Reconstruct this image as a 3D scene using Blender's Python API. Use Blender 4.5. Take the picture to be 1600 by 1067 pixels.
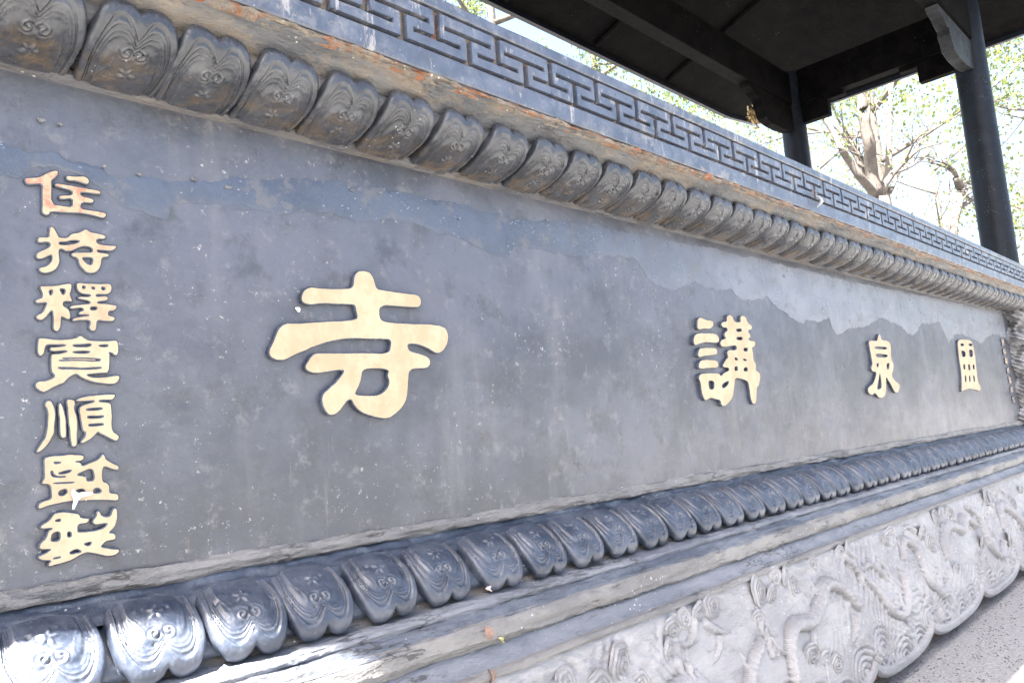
import bpy, bmesh, math, random
import numpy as np
from mathutils import Vector, Matrix
S=bpy.context.scene
for o in list(bpy.data.objects): bpy.data.objects.remove(o)
R_=math.radians
# ---------------------------------------------------------------- camera
cd=bpy.data.cameras.new('camera'); cam=bpy.data.objects.new('camera',cd); S.collection.objects.link(cam); S.camera=cam
cd.sensor_width=36; cd.lens=36*1180/1600; cd.clip_start=.02; cd.clip_end=6000
RW=np.array([[0.70818165,0.03436324,0.70519354],[-0.70237149,0.13584257,0.69872819],[-0.07178474,-0.99013432,0.12033698]])
M=Matrix(((RW[0,0],-RW[0,1],-RW[0,2],0.0),(RW[1,0],-RW[1,1],-RW[1,2],-1.5),(RW[2,0],-RW[2,1],-RW[2,2],1.15),(0,0,0,1)))
cam.matrix_world=M
S.render.resolution_x=1024; S.render.resolution_y=682
# ---------------------------------------------------------------- light
SUND=Vector((.56,.10,-1.0)).normalized()          # the way the light travels
w=bpy.data.worlds.new('World'); S.world=w; w.use_nodes=True
nt=w.node_tree; nt.nodes.clear()
sk=nt.nodes.new('ShaderNodeTexSky'); sk.sky_type='NISHITA'; sk.sun_disc=False
el=math.asin(-SUND.z); sk.sun_elevation=el
sk.sun_rotation=math.atan2(-SUND.x,-SUND.y)       # 0 = +Y, clockwise
sk.dust_density=6.0; sk.air_density=1.0; sk.ozone_density=1.0
bg=nt.nodes.new('ShaderNodeBackground'); bg.inputs[1].default_value=.052
ow=nt.nodes.new('ShaderNodeOutputWorld'); nt.links.new(sk.outputs[0],bg.inputs[0]); nt.links.new(bg.outputs[0],ow.inputs[0])
ld=bpy.data.lights.new('sun','SUN'); ld.energy=5; ld.angle=R_(.53); ld.color=(1,.95,.87)
sun=bpy.data.objects.new('sun',ld); S.collection.objects.link(sun); sun.rotation_euler=SUND.to_track_quat('-Z','Y').to_euler(); sun.location=(0,-5,12)
S.view_settings.view_transform='Standard'; S.view_settings.look='None'; S.view_settings.exposure=3.85; S.view_settings.gamma=1; S.view_settings.use_curve_mapping=False
S.render.engine='CYCLES'; S.cycles.max_bounces=8
# ---------------------------------------------------------------- helpers
C=S.collection
def tag(o,label=None,cat=None,group=None,kind=None):
    if label: o['label']=label
    if cat: o['category']=cat
    if group: o['group']=group
    if kind: o['kind']=kind
    return o
def empty(name,loc=(0,0,0)):
    o=bpy.data.objects.new(name,None); C.objects.link(o); o.location=loc; return o
def link(name,me,parent=None,loc=None):
    o=bpy.data.objects.new(name,me); C.objects.link(o)
    if parent is not None:
        o.parent=parent; o.matrix_parent_inverse=parent.matrix_world.inverted() if False else Matrix.Translation(-Vector(parent.location))
    if loc is not None: o.location=loc
    return o
def mesh(name,V,F,mat,smooth=True,angle=None):
    me=bpy.data.meshes.new(name)
    V=np.asarray(V,dtype=np.float32)
    if isinstance(F,np.ndarray):
        n=F.shape[1]; me.vertices.add(len(V)); me.vertices.foreach_set('co',V.ravel())
        me.loops.add(F.size); me.loops.foreach_set('vertex_index',F.astype(np.int32).ravel())
        me.polygons.add(len(F)); me.polygons.foreach_set('loop_start',np.arange(0,F.size,n,dtype=np.int32)); me.polygons.foreach_set('loop_total',np.full(len(F),n,dtype=np.int32))
        me.update(calc_edges=True); me.validate()
    else:
        me.from_pydata(V.tolist(),[],F)
    for m in (mat if isinstance(mat,list) else [mat]): me.materials.append(m)
    if smooth: me.polygons.foreach_set('use_smooth',[True]*len(me.polygons))
    if angle: me.set_sharp_from_angle(angle=R_(angle))
    me.update(); return me
def gridF(nu,nv,flip=False):   # index = i*nv+j
    i,j=np.meshgrid(np.arange(nu-1),np.arange(nv-1),indexing='ij')
    a=(i*nv+j).ravel(); b=((i+1)*nv+j).ravel(); c=((i+1)*nv+j+1).ravel(); d=(i*nv+j+1).ravel()
    return np.stack([a,d,c,b] if flip else [a,b,c,d],1)
rng=np.random.RandomState(7)
_P=rng.permutation(512)
def vnoise(x,y,seed=0):
    x=np.asarray(x,float); y=np.asarray(y,float)
    xi=np.floor(x).astype(int); yi=np.floor(y).astype(int); fx=x-xi; fy=y-yi
    fx=fx*fx*(3-2*fx); fy=fy*fy*(3-2*fy)
    h=lambda a,b:_P[(_P[(a+seed*37)%512]+b*17+seed)%512]/511.0*2-1
    return (h(xi,yi)*(1-fx)+h(xi+1,yi)*fx)*(1-fy)+(h(xi,yi+1)*(1-fx)+h(xi+1,yi+1)*fx)*fy
def fbm(x,y,seed=0,oc=4):
    r=0;a=.5
    for k in range(oc): r=r+a*vnoise(x*2**k,y*2**k,seed+k*3); a*=.5
    return r
# ---------------------------------------------------------------- materials
class NB:
    def __init__(s,name):
        s.m=bpy.data.materials.new(name); s.m.use_nodes=True; s.t=s.m.node_tree; s.b=s.t.nodes['Principled BSDF']
        s.geo=s.t.nodes.new('ShaderNodeNewGeometry'); s.out=s.t.nodes['Material Output']
    def n(s,ty,**k):
        a=s.t.nodes.new(ty)
        for q,v in k.items(): setattr(a,q,v)
        return a
    def l(s,a,b): s.t.links.new(a,b)
    def pos(s,scale=(1,1,1),off=(0,0,0),obj=False):
        mp=s.n('ShaderNodeMapping'); mp.inputs['Scale'].default_value=scale; mp.inputs['Location'].default_value=off
        if obj:
            tc=s.n('ShaderNodeTexCoord'); s.l(tc.outputs['Object'],mp.inputs[0])
        else: s.l(s.geo.outputs['Position'],mp.inputs[0])
        return mp.outputs[0]
    def noise(s,scale,detail=5,rough=.6,stretch=(1,1,1),dist=0,off=(0,0,0)):
        a=s.n('ShaderNodeTexNoise'); a.inputs['Scale'].default_value=scale; a.inputs['Detail'].default_value=detail; a.inputs['Roughness'].default_value=rough; a.inputs['Distortion'].default_value=dist
        s.l(s.pos(stretch,off),a.inputs['Vector']); return a.outputs['Fac']
    def ramp(s,f,lo,hi,inv=False):
        a=s.n('ShaderNodeMapRange'); a.inputs[1].default_value=lo; a.inputs[2].default_value=hi
        a.inputs[3].default_value=1 if inv else 0; a.inputs[4].default_value=0 if inv else 1; a.interpolation_type='SMOOTHSTEP'
        s.l(f,a.inputs[0]); return a.outputs[0]
    def math(s,op,a,b):
        m=s.n('ShaderNodeMath',operation=op)
        for k,v in enumerate((a,b)):
            if isinstance(v,(int,float)): m.inputs[k].default_value=v
            else: s.l(v,m.inputs[k])
        return m.outputs[0]
    def mix(s,f,a,b):
        m=s.n('ShaderNodeMix',data_type='RGBA')
        for k,v in ((0,f),(6,a),(7,b)):
            if isinstance(v,(int,float)): m.inputs[k].default_value=v
            elif isinstance(v,tuple): m.inputs[k].default_value=v+(1,) if len(v)==3 else v
            else: s.l(v,m.inputs[k])
        return m.outputs[2]
    def voro(s,scale,stretch=(1,1,1),feature='F1',rnd=1.0):
        a=s.n('ShaderNodeTexVoronoi',feature=feature); a.inputs['Scale'].default_value=scale; a.inputs['Randomness'].default_value=rnd
        s.l(s.pos(stretch),a.inputs['Vector']); return a.outputs['Distance']
    def spots(s,scale,size,dens,seed=0,stretch=(1,1,1)):   # sparse paint flecks
        d=s.ramp(s.voro(scale,stretch),size*.6,size,inv=True)
        k=s.ramp(s.noise(scale*.13,3,.7,off=(seed,seed*2,0)),1-dens-.03,1-dens+.05)
        return s.math('MULTIPLY',d,k)
    def fin(s,col,rough,bumps,metal=0,spec=.5,coat=0):
        if isinstance(col,tuple): s.b.inputs['Base Color'].default_value=col+(1,)
        else: s.l(col,s.b.inputs['Base Color'])
        if isinstance(rough,(int,float)): s.b.inputs['Roughness'].default_value=rough
        else: s.l(rough,s.b.inputs['Roughness'])
        s.b.inputs['Metallic'].default_value=metal; s.b.inputs['Specular IOR Level'].default_value=spec; s.b.inputs['Coat Weight'].default_value=coat
        s.b.inputs['Coat Roughness'].default_value=.12
        last=None
        for f,st,di in bumps:
            bp=s.n('ShaderNodeBump'); bp.inputs['Strength'].default_value=st; bp.inputs['Distance'].default_value=di; s.l(f,bp.inputs['Height'])
            if last: s.l(last,bp.inputs['Normal'])
            last=bp.outputs[0]
        if last: s.l(last,s.b.inputs['Normal'])
        return s.m
def rr(s,f,lo,hi):
    a=s.n('ShaderNodeMapRange'); a.inputs[1].default_value=.3; a.inputs[2].default_value=.7; a.inputs[3].default_value=lo; a.inputs[4].default_value=hi; s.l(f,a.inputs[0]); return a.outputs[0]
def m_panel():
    s=NB('faded_black_paint'); c=s.mix(s.ramp(s.noise(1.6,7,.7),.38,.62),(.034,.039,.053),(.076,.081,.103))
    c=s.mix(s.math('MULTIPLY',s.ramp(s.noise(9,6,.72,off=(4,1,2)),.50,.66),.75),c,(.030,.031,.038))
    c=s.mix(s.math('MULTIPLY',s.ramp(s.noise(15,5,.75,off=(1,7,2)),.54,.68),.5),c,(.15,.147,.155))
    c=s.mix(s.math('MULTIPLY',s.ramp(s.noise(5,4,.7,(1,1,.2)),.52,.74),.30),c,(.17,.165,.17))
    c=s.mix(s.math('MULTIPLY',s.ramp(s.noise(26,4,.7,(1,1,.12),off=(9,1,1)),.62,.74),.22),c,(.24,.235,.235))
    clu=s.ramp(s.noise(3.2,4,.7,off=(8,8,1)),.50,.62); scu=s.math('MULTIPLY',clu,s.ramp(s.noise(48,5,.8,off=(2,0,1)),.60,.66))
    c=s.mix(s.math('MULTIPLY',scu,.75),c,(.40,.39,.38))
    sp=s.spots(55,.11,.36,3); c=s.mix(s.math('MULTIPLY',sp,.8),c,(.46,.45,.44))
    c=s.mix(s.spots(60,.12,.38,11),c,(.02,.02,.025))
    return s.fin(c,rr(s,s.noise(7,5,.7),.26,.46),[(s.noise(4,4,.6),.22,.02),(s.noise(14,4,.6,off=(1,1,8)),.15,.01),(s.noise(60,5,.75),.28,.004),(s.noise(260,3,.8),.4,.001),(scu,.4,.0015)],spec=.85)
def m_patch():
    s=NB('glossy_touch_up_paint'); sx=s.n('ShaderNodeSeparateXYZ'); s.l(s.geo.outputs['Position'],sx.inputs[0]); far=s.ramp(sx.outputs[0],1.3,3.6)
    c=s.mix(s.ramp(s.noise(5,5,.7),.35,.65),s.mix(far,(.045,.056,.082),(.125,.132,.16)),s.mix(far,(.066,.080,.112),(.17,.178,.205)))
    c=s.mix(s.math('MULTIPLY',s.spots(70,.16,.5,2,(.6,1,1.6)),.8),c,(.30,.33,.38))
    c=s.mix(s.ramp(s.noise(9,6,.8,off=(3,3,3)),.53,.62),c,(.095,.095,.105))
    return s.fin(c,rr(s,s.noise(8,5,.7),.22,.42),[(s.noise(20,5,.7),.35,.006),(s.noise(160,3,.7),.3,.0015)],spec=.75)
def m_black(name,a=(.03,.036,.05),b=(.07,.082,.11),ochre=.0,r0=.16,r1=.42,zlo=None,zhi=None,grey=(.17,.175,.18),wear=.5,bmp=1.0,sp_=.65,cav=None,drip=0):
    s=NB(name); c=s.mix(s.ramp(s.noise(9,6,.7),.35,.65),a,b)
    c=s.mix(s.math('MULTIPLY',s.ramp(s.noise(16,6,.75,off=(2,5,1)),.50,.68),wear),c,grey)
    if ochre>0:
        f=s.ramp(s.noise(7,6,.75,off=(7,1,4)),.52,.66)
        if zlo is not None:
            sx=s.n('ShaderNodeSeparateXYZ'); s.l(s.geo.outputs['Position'],sx.inputs[0]); z=s.ramp(sx.outputs[2],zlo,zhi,inv=True)
            f=s.math('MULTIPLY',s.ramp(s.noise(13,6,.8,off=(7,1,4)),.44,.60),z)
        c=s.mix(s.math('MULTIPLY',f,ochre),c,s.mix(s.ramp(s.noise(30,4,.7),.35,.7),(.075,.052,.03),(.17,.115,.055)))
    if drip:
        c=s.mix(s.math('MULTIPLY',s.ramp(s.noise(24,5,.75,(1,1,.22),off=(1,4,2)),.58,.66),drip),c,(.33,.32,.31)); c=s.mix(s.math('MULTIPLY',s.ramp(s.noise(6,6,.8,off=(4,4,2)),.56,.63),drip*.8),c,(.22,.21,.20)); c=s.mix(s.ramp(s.noise(9,6,.85,off=(6,4,2)),.66,.70),c,(.20,.10,.05))
    if cav:
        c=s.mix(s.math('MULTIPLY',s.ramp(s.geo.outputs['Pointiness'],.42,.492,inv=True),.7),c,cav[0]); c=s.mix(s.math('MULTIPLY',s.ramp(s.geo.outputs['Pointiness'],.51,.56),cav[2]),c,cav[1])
    c=s.mix(s.math('MULTIPLY',s.spots(75,.15,.42,5),.8),c,(.45,.44,.42))
    return s.fin(c,rr(s,s.noise(10,5,.7,off=(1,2,3)),r0,r1),[(s.noise(35,6,.7),.35*bmp,.006),(s.noise(170,4,.7),.3*bmp,.0018)],spec=sp_)
def m_rust():
    s=NB('rusty_grime'); c=s.mix(s.ramp(s.noise(22,6,.75),.35,.65),(.13,.11,.09),(.26,.22,.17))
    c=s.mix(s.ramp(s.noise(10,6,.8,off=(3,0,0)),.48,.60),c,(.27,.105,.045)); c=s.mix(s.ramp(s.noise(45,5,.8),.55,.68),c,(.05,.035,.03))
    c=s.mix(s.spots(60,.2,.5,5),c,(.5,.48,.44))
    return s.fin(c,.75,[(s.noise(45,6,.75),.8,.008),(s.noise(180,5,.8),.6,.003)])
def m_grey(name,a,b,bmp=.5,crk=1.0,cav=None,och=0):
    s=NB(name); c=s.mix(s.ramp(s.noise(7,6,.7,(.5,1,1)),.35,.65),a,b)
    c=s.mix(s.math('MULTIPLY',s.ramp(s.noise(14,5,.8,(.25,1,1.4),off=(2,2,2)),.56,.66),crk),c,(.06,.063,.07)); c=s.mix(s.spots(50,.16,.45,3),c,(.5,.5,.5))
    ck=s.n('ShaderNodeMath',operation='ABSOLUTE'); s.l(s.math('SUBTRACT',s.noise(7,5,.65,(.35,1,1.5),off=(11,3,2)),.5),ck.inputs[0])
    ckm=s.math('MULTIPLY',s.ramp(ck.outputs[0],.004,.014,inv=True),s.ramp(s.noise(2.5,3,.6,off=(1,9,2)),.48,.58)); c=s.mix(s.math('MULTIPLY',ckm,.8*crk),c,(.03,.028,.028))
    if och: c=s.mix(s.math('MULTIPLY',s.ramp(s.noise(4.5,6,.8,(.6,1,1),off=(5,2,2)),.46,.60),och),c,s.mix(s.noise(25,5,.8),(.16,.10,.055),(.30,.25,.18)))
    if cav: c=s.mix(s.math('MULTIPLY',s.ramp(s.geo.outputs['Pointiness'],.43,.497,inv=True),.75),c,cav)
    return s.fin(c,rr(s,s.noise(9,4,.6),.35,.6),[(s.noise(18,6,.78,(.35,1,1)),min(1,bmp*1.2),.014),(s.noise(120,5,.8),bmp,.003),(ckm,-.6*crk,.006)],spec=.55)
def m_gold(name,wear,red):
    s=NB(name); c=s.mix(s.ramp(s.noise(14,5,.7,(1,1,.6)),.35,.65),(.36,.275,.175),(.43,.345,.235))
    c=s.mix(s.math('MULTIPLY',s.ramp(s.noise(40,5,.75,off=(5,5,5)),.52,.66),wear),c,(.34,.22,.12))
    if red: c=s.mix(s.math('MULTIPLY',s.ramp(s.noise(45,5,.75,off=(1,5,2)),.48,.60),red),c,(.36,.13,.09))
    c=s.mix(s.ramp(s.noise(85,4,.8,off=(1,8,2)),.66,.72),c,(.11,.10,.10))
    return s.fin(c,.55,[(s.noise(60,5,.7,(.6,1,1)),.5,.003),(s.noise(14,3,.6),.35,.008)],spec=.35)
MP=m_panel(); MPATCH=m_patch()
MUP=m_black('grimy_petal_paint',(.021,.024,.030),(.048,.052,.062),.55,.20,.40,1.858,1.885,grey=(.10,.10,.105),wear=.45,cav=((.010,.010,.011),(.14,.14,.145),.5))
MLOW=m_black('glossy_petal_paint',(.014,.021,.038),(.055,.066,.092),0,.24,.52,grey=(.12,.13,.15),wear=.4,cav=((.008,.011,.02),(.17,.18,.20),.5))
MSLOPE=m_black('streaky_paint',(.014,.022,.038),(.045,.058,.085),0,.28,.50,grey=(.12,.135,.16),wear=.6,bmp=1.8)
MFRET=m_black('navy_fret_paint',(.045,.058,.085),(.085,.10,.135),.12,.22,.42,grey=(.19,.19,.20),wear=.5,drip=.75)
MSIDE=m_black('letter_side_paint',(.02,.028,.045),(.045,.06,.09),0,.14,.35,grey=(.10,.11,.13),wear=.4)
MRUST=m_rust()
MLEDGE=m_grey('chipped_blue_paint',(.055,.068,.095),(.12,.135,.165),1.0)
MSILL=m_grey('pale_weathered_paint',(.13,.128,.13),(.20,.195,.192),.9)
MCOVE=m_grey('grey_blue_paint',(.11,.122,.148),(.185,.195,.22),.8)
MCOVEU=m_grey('dusty_grey_paint',(.07,.074,.082),(.13,.13,.13),.8,och=.55)
MLIP=m_grey('grey_lip_paint',(.07,.072,.08),(.13,.13,.135),.8,och=.25)
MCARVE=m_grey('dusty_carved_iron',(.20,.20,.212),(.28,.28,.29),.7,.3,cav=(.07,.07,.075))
MGOLD=m_gold('gold_leaf',.35,0); MGOLDR=m_gold('worn_gold_leaf',.55,.75); MGOLDH=m_gold('half_worn_gold_leaf',.5,.3)
MDARKG=m_black('grey_bracket_paint',(.010,.011,.013),(.022,.023,.026),0,.4,.6,grey=(.03,.03,.032),wear=.4,sp_=.15)
def m_dark():
    s=NB('sooty_timber'); c=s.mix(s.ramp(s.noise(6,6,.75),.4,.62),(.0012,.0012,.0015),(.004,.0037,.0038))
    c=s.mix(s.ramp(s.noise(17,6,.85,off=(3,1,1)),.60,.66),c,(.013,.0095,.009)); c=s.mix(s.math('MULTIPLY',s.ramp(s.noise(26,5,.85,off=(7,1,1)),.63,.68),s.ramp(s.noise(1.5,3,.6,off=(2,2,2)),.45,.6)),c,(.05,.028,.025))
    c=s.mix(s.spots(22,.12,.40,5),c,(.12,.10,.09))
    return s.fin(c,.75,[(s.noise(20,6,.8),.9,.02),(s.noise(90,5,.8),.6,.006)],spec=.05)
MDARK=m_dark()
MPOST=m_black('post_black_paint',(.0025,.004,.008),(.006,.009,.015),0,.35,.5,grey=(.016,.02,.028),wear=.25,sp_=.22)
def m_simple(name,col,rough=.8,var=.3,sc=8,bmp=.4,spec=.3):
    s=NB(name); c=s.mix(s.noise(sc,5,.7),tuple(v*(1-var) for v in col),tuple(min(1,v*(1+var)) for v in col))
    return s.fin(c,rough,[(s.noise(sc*4,5,.7),bmp,.01)],spec=spec)
MBRICK=m_simple('orange_fire_brick',(.52,.20,.08),.85,.25,12)
GLYPHS={
 'zhu':[[(3202,16537),(3227,16573),(3428,16623),(3516,16703),(3660,16796),(3723,16798),(3714,16711),(3615,16595),(3615,16564),(3624,16164),(3787,16159),(3953,16155),(3953,16327),(3769,16273),(3736,16299),(3751,16349),(3944,16379),(3953,16466),(3687,16492),(3664,16520),(3687,16560),(3861,16563),(4160,16558),(4410,16556),(4430,16520),(4410,16477),(4094,16481),(4088,16393),(4274,16383),(4312,16346),(4283,16286),(4103,16277),(4083,16155),(4273,16143),(4506,16147),(4529,16118),(4515,16061),(4466,16025),(4273,16056),(4064,16066),(3824,16038),(3598,16023),(3580,15957),(3527,15938),(3482,15963),(3468,16033),(3478,16139),(3467,16326),(3467,16515),(3323,16477),(3228,16453)],[(3846,16704),(3870,16741),(4010,16752),(4132,16782),(4209,16753),(4237,16693),(4199,16631),(4123,16639),(4010,16665),(3870,16651)],],
 'chi':[[(3589,15718),(3616,15747),(3670,15709),(3724,15591),(3742,15562),(3878,15574),(3933,15662),(4082,15704),(4176,15788),(4233,15747),(4271,15726),(4464,15719),(4518,15682),(4493,15631),(4347,15612),(4356,15526),(4502,15512),(4669,15534),(4695,15511),(4619,15418),(4462,15410),(4365,15409),(4356,15364),(4559,15356),(4563,15318),(4539,15289),(4432,15272),(4421,15103),(4373,15012),(4287,14960),(4192,14961),(4117,15028),(4062,15106),(4040,15220),(3942,15245),(3933,15282),(3960,15317),(4118,15329),(4285,15349),(4279,15430),(4194,15452),(4081,15437),(3951,15347),(3841,15323),(3787,15358),(3742,15346),(3733,15279),(3751,15135),(3724,15028),(3661,14939),(3555,14891),(3459,14893),(3412,14944),(3441,14981),(3555,15020),(3617,15109),(3626,15183),(3608,15232),(3519,15170),(3441,15131),(3389,15145),(3376,15199),(3414,15250),(3599,15356),(3590,15469),(3423,15416),(3396,15464),(3422,15525),(3581,15540),(3580,15613)],[(3733,15483),(3860,15494),(3933,15535),(4072,15549),(4044,15503),(3878,15439),(3733,15429)],[(4099,15238),(4279,15254),(4288,15195),(4268,15118),(4231,15108),(4155,15159)],],
 'shi':[[(3437,14625),(3465,14660),(3603,14661),(3753,14696),(3905,14743),(3944,14724),(3934,14614),(3915,14524),(3953,14429),(3934,14406),(3810,14407),(3791,14330),(3886,14272),(3918,14187),(3914,14089),(3867,14075),(3800,14115),(3772,14124),(3768,13941),(3716,13842),(3660,13871),(3638,13934),(3650,14106),(3637,14234),(3604,14210),(3539,14099),(3457,14035),(3394,14059),(3376,14100),(3412,14145),(3484,14181),(3539,14313),(3548,14367),(3411,14336),(3369,14354),(3384,14397),(3475,14436),(3474,14543)],[(3572,14583),(3650,14605),(3631,14513),(3600,14499)],[(3753,14631),(3838,14627),(3829,14539),(3800,14515),(3763,14577)],[(4002,14740),(4060,14763),(4238,14762),(4459,14777),(4582,14797),(4608,14727),(4591,14635),(4519,14577),(4337,14574),(4336,14524),(4518,14550),(4545,14507),(4518,14460),(4376,14438),(4346,14402),(4538,14405),(4682,14392),(4692,14348),(4650,14288),(4537,14270),(4536,14191),(4639,14175),(4659,14131),(4618,14083),(4434,14085),(4404,14094),(4350,14080),(4343,13925),(4303,13883),(4244,13898),(4214,13952),(4234,14008),(4235,14085),(4059,14075),(3962,14048),(3943,14079),(4001,14126),(4215,14161),(4215,14183),(4039,14177),(4059,14228),(4137,14255),(4098,14308),(3924,14270),(3895,14305),(3943,14345),(4236,14383),(4236,14439),(4060,14463),(4030,14483),(4079,14509),(4237,14521),(4247,14557),(4099,14561),(4031,14611)],[(4109,14706),(4158,14706),(4148,14654),(4109,14661)],[(4267,14708),(4321,14702),(4317,14661),(4273,14664)],[(4428,14723),(4489,14712),(4478,14659),(4434,14662)],[(4236,14328),(4351,14342),(4345,14280),(4245,14262)],],
 'bao':[[(3413,13713),(3458,13732),(3753,13704),(4000,13735),(4077,13803),(4155,13745),(4214,13710),(4493,13709),(4676,13734),(4713,13672),(4712,13515),(4684,13448),(4633,13451),(4603,13490),(4532,13500),(4562,13456),(4554,13201),(4519,13124),(4449,13117),(4211,13101),(4172,13079),(4289,13036),(4468,13036),(4692,13081),(4732,13047),(4701,12959),(4629,12915),(4507,12920),(4308,12949),(4172,12993),(4075,13047),(4027,13089),(3979,13093),(3884,13036),(3809,12940),(3753,12930),(3624,12858),(3533,12786),(3452,12797),(3380,12860),(3371,12911),(3415,12973),(3551,12983),(3661,13046),(3661,13088),(3615,13130),(3605,13382),(3614,13456),(3753,13459),(3866,13494),(3847,13515),(3605,13504),(3586,13540),(3605,13576),(3809,13589),(3847,13622),(3550,13623),(3513,13548),(3504,13464),(3459,13417),(3423,13424),(3396,13503)],[(3942,13625),(4135,13636),(4243,13657),(4252,13613),(4174,13589),(3980,13587)],[(4372,13634),(4533,13648),(4522,13599),(4391,13600)],[(3942,13496),(4135,13523),(4242,13508),(4193,13476),(3980,13471)],[(3735,13329),(4057,13343),(4330,13330),(4400,13343),(4400,13387),(3791,13390),(3794,13369),(4320,13365),(4330,13352),(4057,13361),(3744,13347)],[(3725,13223),(3904,13219),(4134,13204),(4409,13231),(4413,13200),(4133,13180),(3904,13189),(3725,13194)],],
 'shun':[[(3506,12569),(3551,12650),(3615,12639),(3652,12544),(3683,12419),(3671,12232),(3671,12088),(3625,11987),(3553,11868),(3455,11773),(3393,11753),(3393,11797),(3463,11914),(3526,12013),(3561,12175),(3570,12381),(3552,12506)],[(3722,12574),(3753,12605),(3787,12551),(3828,12372),(3846,12246),(3855,12016),(3827,11982),(3772,11989),(3753,12083),(3744,12292),(3726,12438)],[(3846,12666),(3975,12653),(3994,12578),(3974,12494),(4018,12323),(4017,12112),(4024,11860),(3977,11804),(3921,11835),(3911,12076),(3874,12287),(3869,12497)],[(4009,12650),(4132,12703),(4307,12717),(4446,12731),(4648,12734),(4652,12694),(4606,12629),(4485,12636),(4366,12623),(4376,12595),(4566,12587),(4589,12477),(4586,12064),(4682,11994),(4713,11948),(4681,11885),(4621,11888),(4461,11994),(4392,12026),(4353,12064),(4323,12012),(4226,11932),(4129,11870),(4072,11878),(4081,11909),(4149,11979),(4159,12063),(4111,12087),(4082,12236),(4045,12449),(4074,12534),(4209,12573),(4287,12593),(4287,12625),(4132,12618),(4016,12614)],[(4154,12478),(4306,12489),(4435,12492),(4415,12456),(4170,12441)],[(4173,12350),(4325,12351),(4454,12351),(4434,12312),(4188,12302)],[(4192,12210),(4324,12209),(4447,12210),(4433,12168),(4207,12167)],],
 'jian':[[(3503,11661),(3607,11684),(3753,11680),(3902,11698),(4128,11668),(4128,11605),(4090,11566),(3976,11564),(4071,11536),(4090,11472),(4205,11515),(4321,11559),(4390,11607),(4430,11674),(4469,11622),(4478,11568),(4578,11496),(4698,11433),(4697,11368),(4657,11350),(4557,11391),(4428,11455),(4413,11180),(4505,11150),(4545,11072),(4538,10956),(4674,10942),(4689,10887),(4683,10824),(4632,10808),(4395,10851),(4202,10877),(4050,10874),(3882,10882),(3717,10867),(3573,10847),(3466,10810),(3422,10825),(3431,10894),(3501,10935),(3627,10962),(3617,11084),(3608,11186),(3554,11211),(3483,11214),(3474,11249),(3518,11336),(3504,11499)],[(4051,11360),(4262,11437),(4296,11202),(4169,11204),(4165,11267),(4108,11307),(4014,11322)],[(3653,11585),(3763,11576),(3753,11550),(3662,11551)],[(3726,11389),(3809,11412),(3929,11423),(3920,11392),(3845,11364),(3735,11367)],[(3604,11430),(3635,11437),(3653,11364),(3717,11328),(3845,11323),(3827,11304),(3626,11322)],[(3662,11221),(3938,11219),(3976,11199),(3662,11207)],[(3726,11042),(3753,11090),(3845,11111),(3860,11038),(3808,10993),(3744,10999)],[(3985,11056),(4051,11084),(4142,11060),(4136,10978),(4013,10985)],[(4276,11057),(4338,11082),(4412,11033),(4400,10981),(4279,10984)],],
 'zhi':[[(3663,10706),(3708,10710),(3808,10718),(3863,10701),(4049,10651),(4059,10585),(4201,10556),(4201,10525),(4162,10479),(4049,10483),(4021,10446),(4021,10365),(4049,10340),(4276,10329),(4353,10339),(4451,10367),(4510,10447),(4315,10431),(4258,10466),(4262,10517),(4316,10572),(4326,10655),(4365,10681),(4403,10561),(4551,10543),(4581,10666),(4621,10686),(4661,10645),(4654,10466),(4619,10355),(4509,10265),(4608,10245),(4643,10194),(4627,10133),(4548,10124),(4469,10125),(4381,10045),(4429,10017),(4566,9975),(4695,9959),(4685,9893),(4605,9854),(4467,9866),(4294,9935),(4198,9975),(4123,9983),(3936,9891),(3790,9866),(3628,9833),(3575,9843),(3575,9892),(3619,9934),(3486,9956),(3420,9996),(3425,10035),(3556,10073),(3628,10121),(3468,10136),(3433,10171),(3459,10245),(3538,10313),(3574,10427),(3645,10467),(3485,10479),(3453,10503),(3476,10540),(3591,10604)],[(3677,10593),(3753,10607),(3750,10559),(3681,10569)],[(3636,10378),(3708,10404),(3750,10372),(3744,10233),(3627,10244),(3613,10292)],[(3854,10368),(3918,10363),(3918,10278),(3858,10286)],[(4104,10138),(4237,10159),(4218,10101),(4161,10095)],[(3900,10038),(4011,10065),(4076,10014),(4048,9994),(3909,9992)],[(3646,9969),(3754,9981),(3754,9957),(3655,9948)],],
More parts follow.
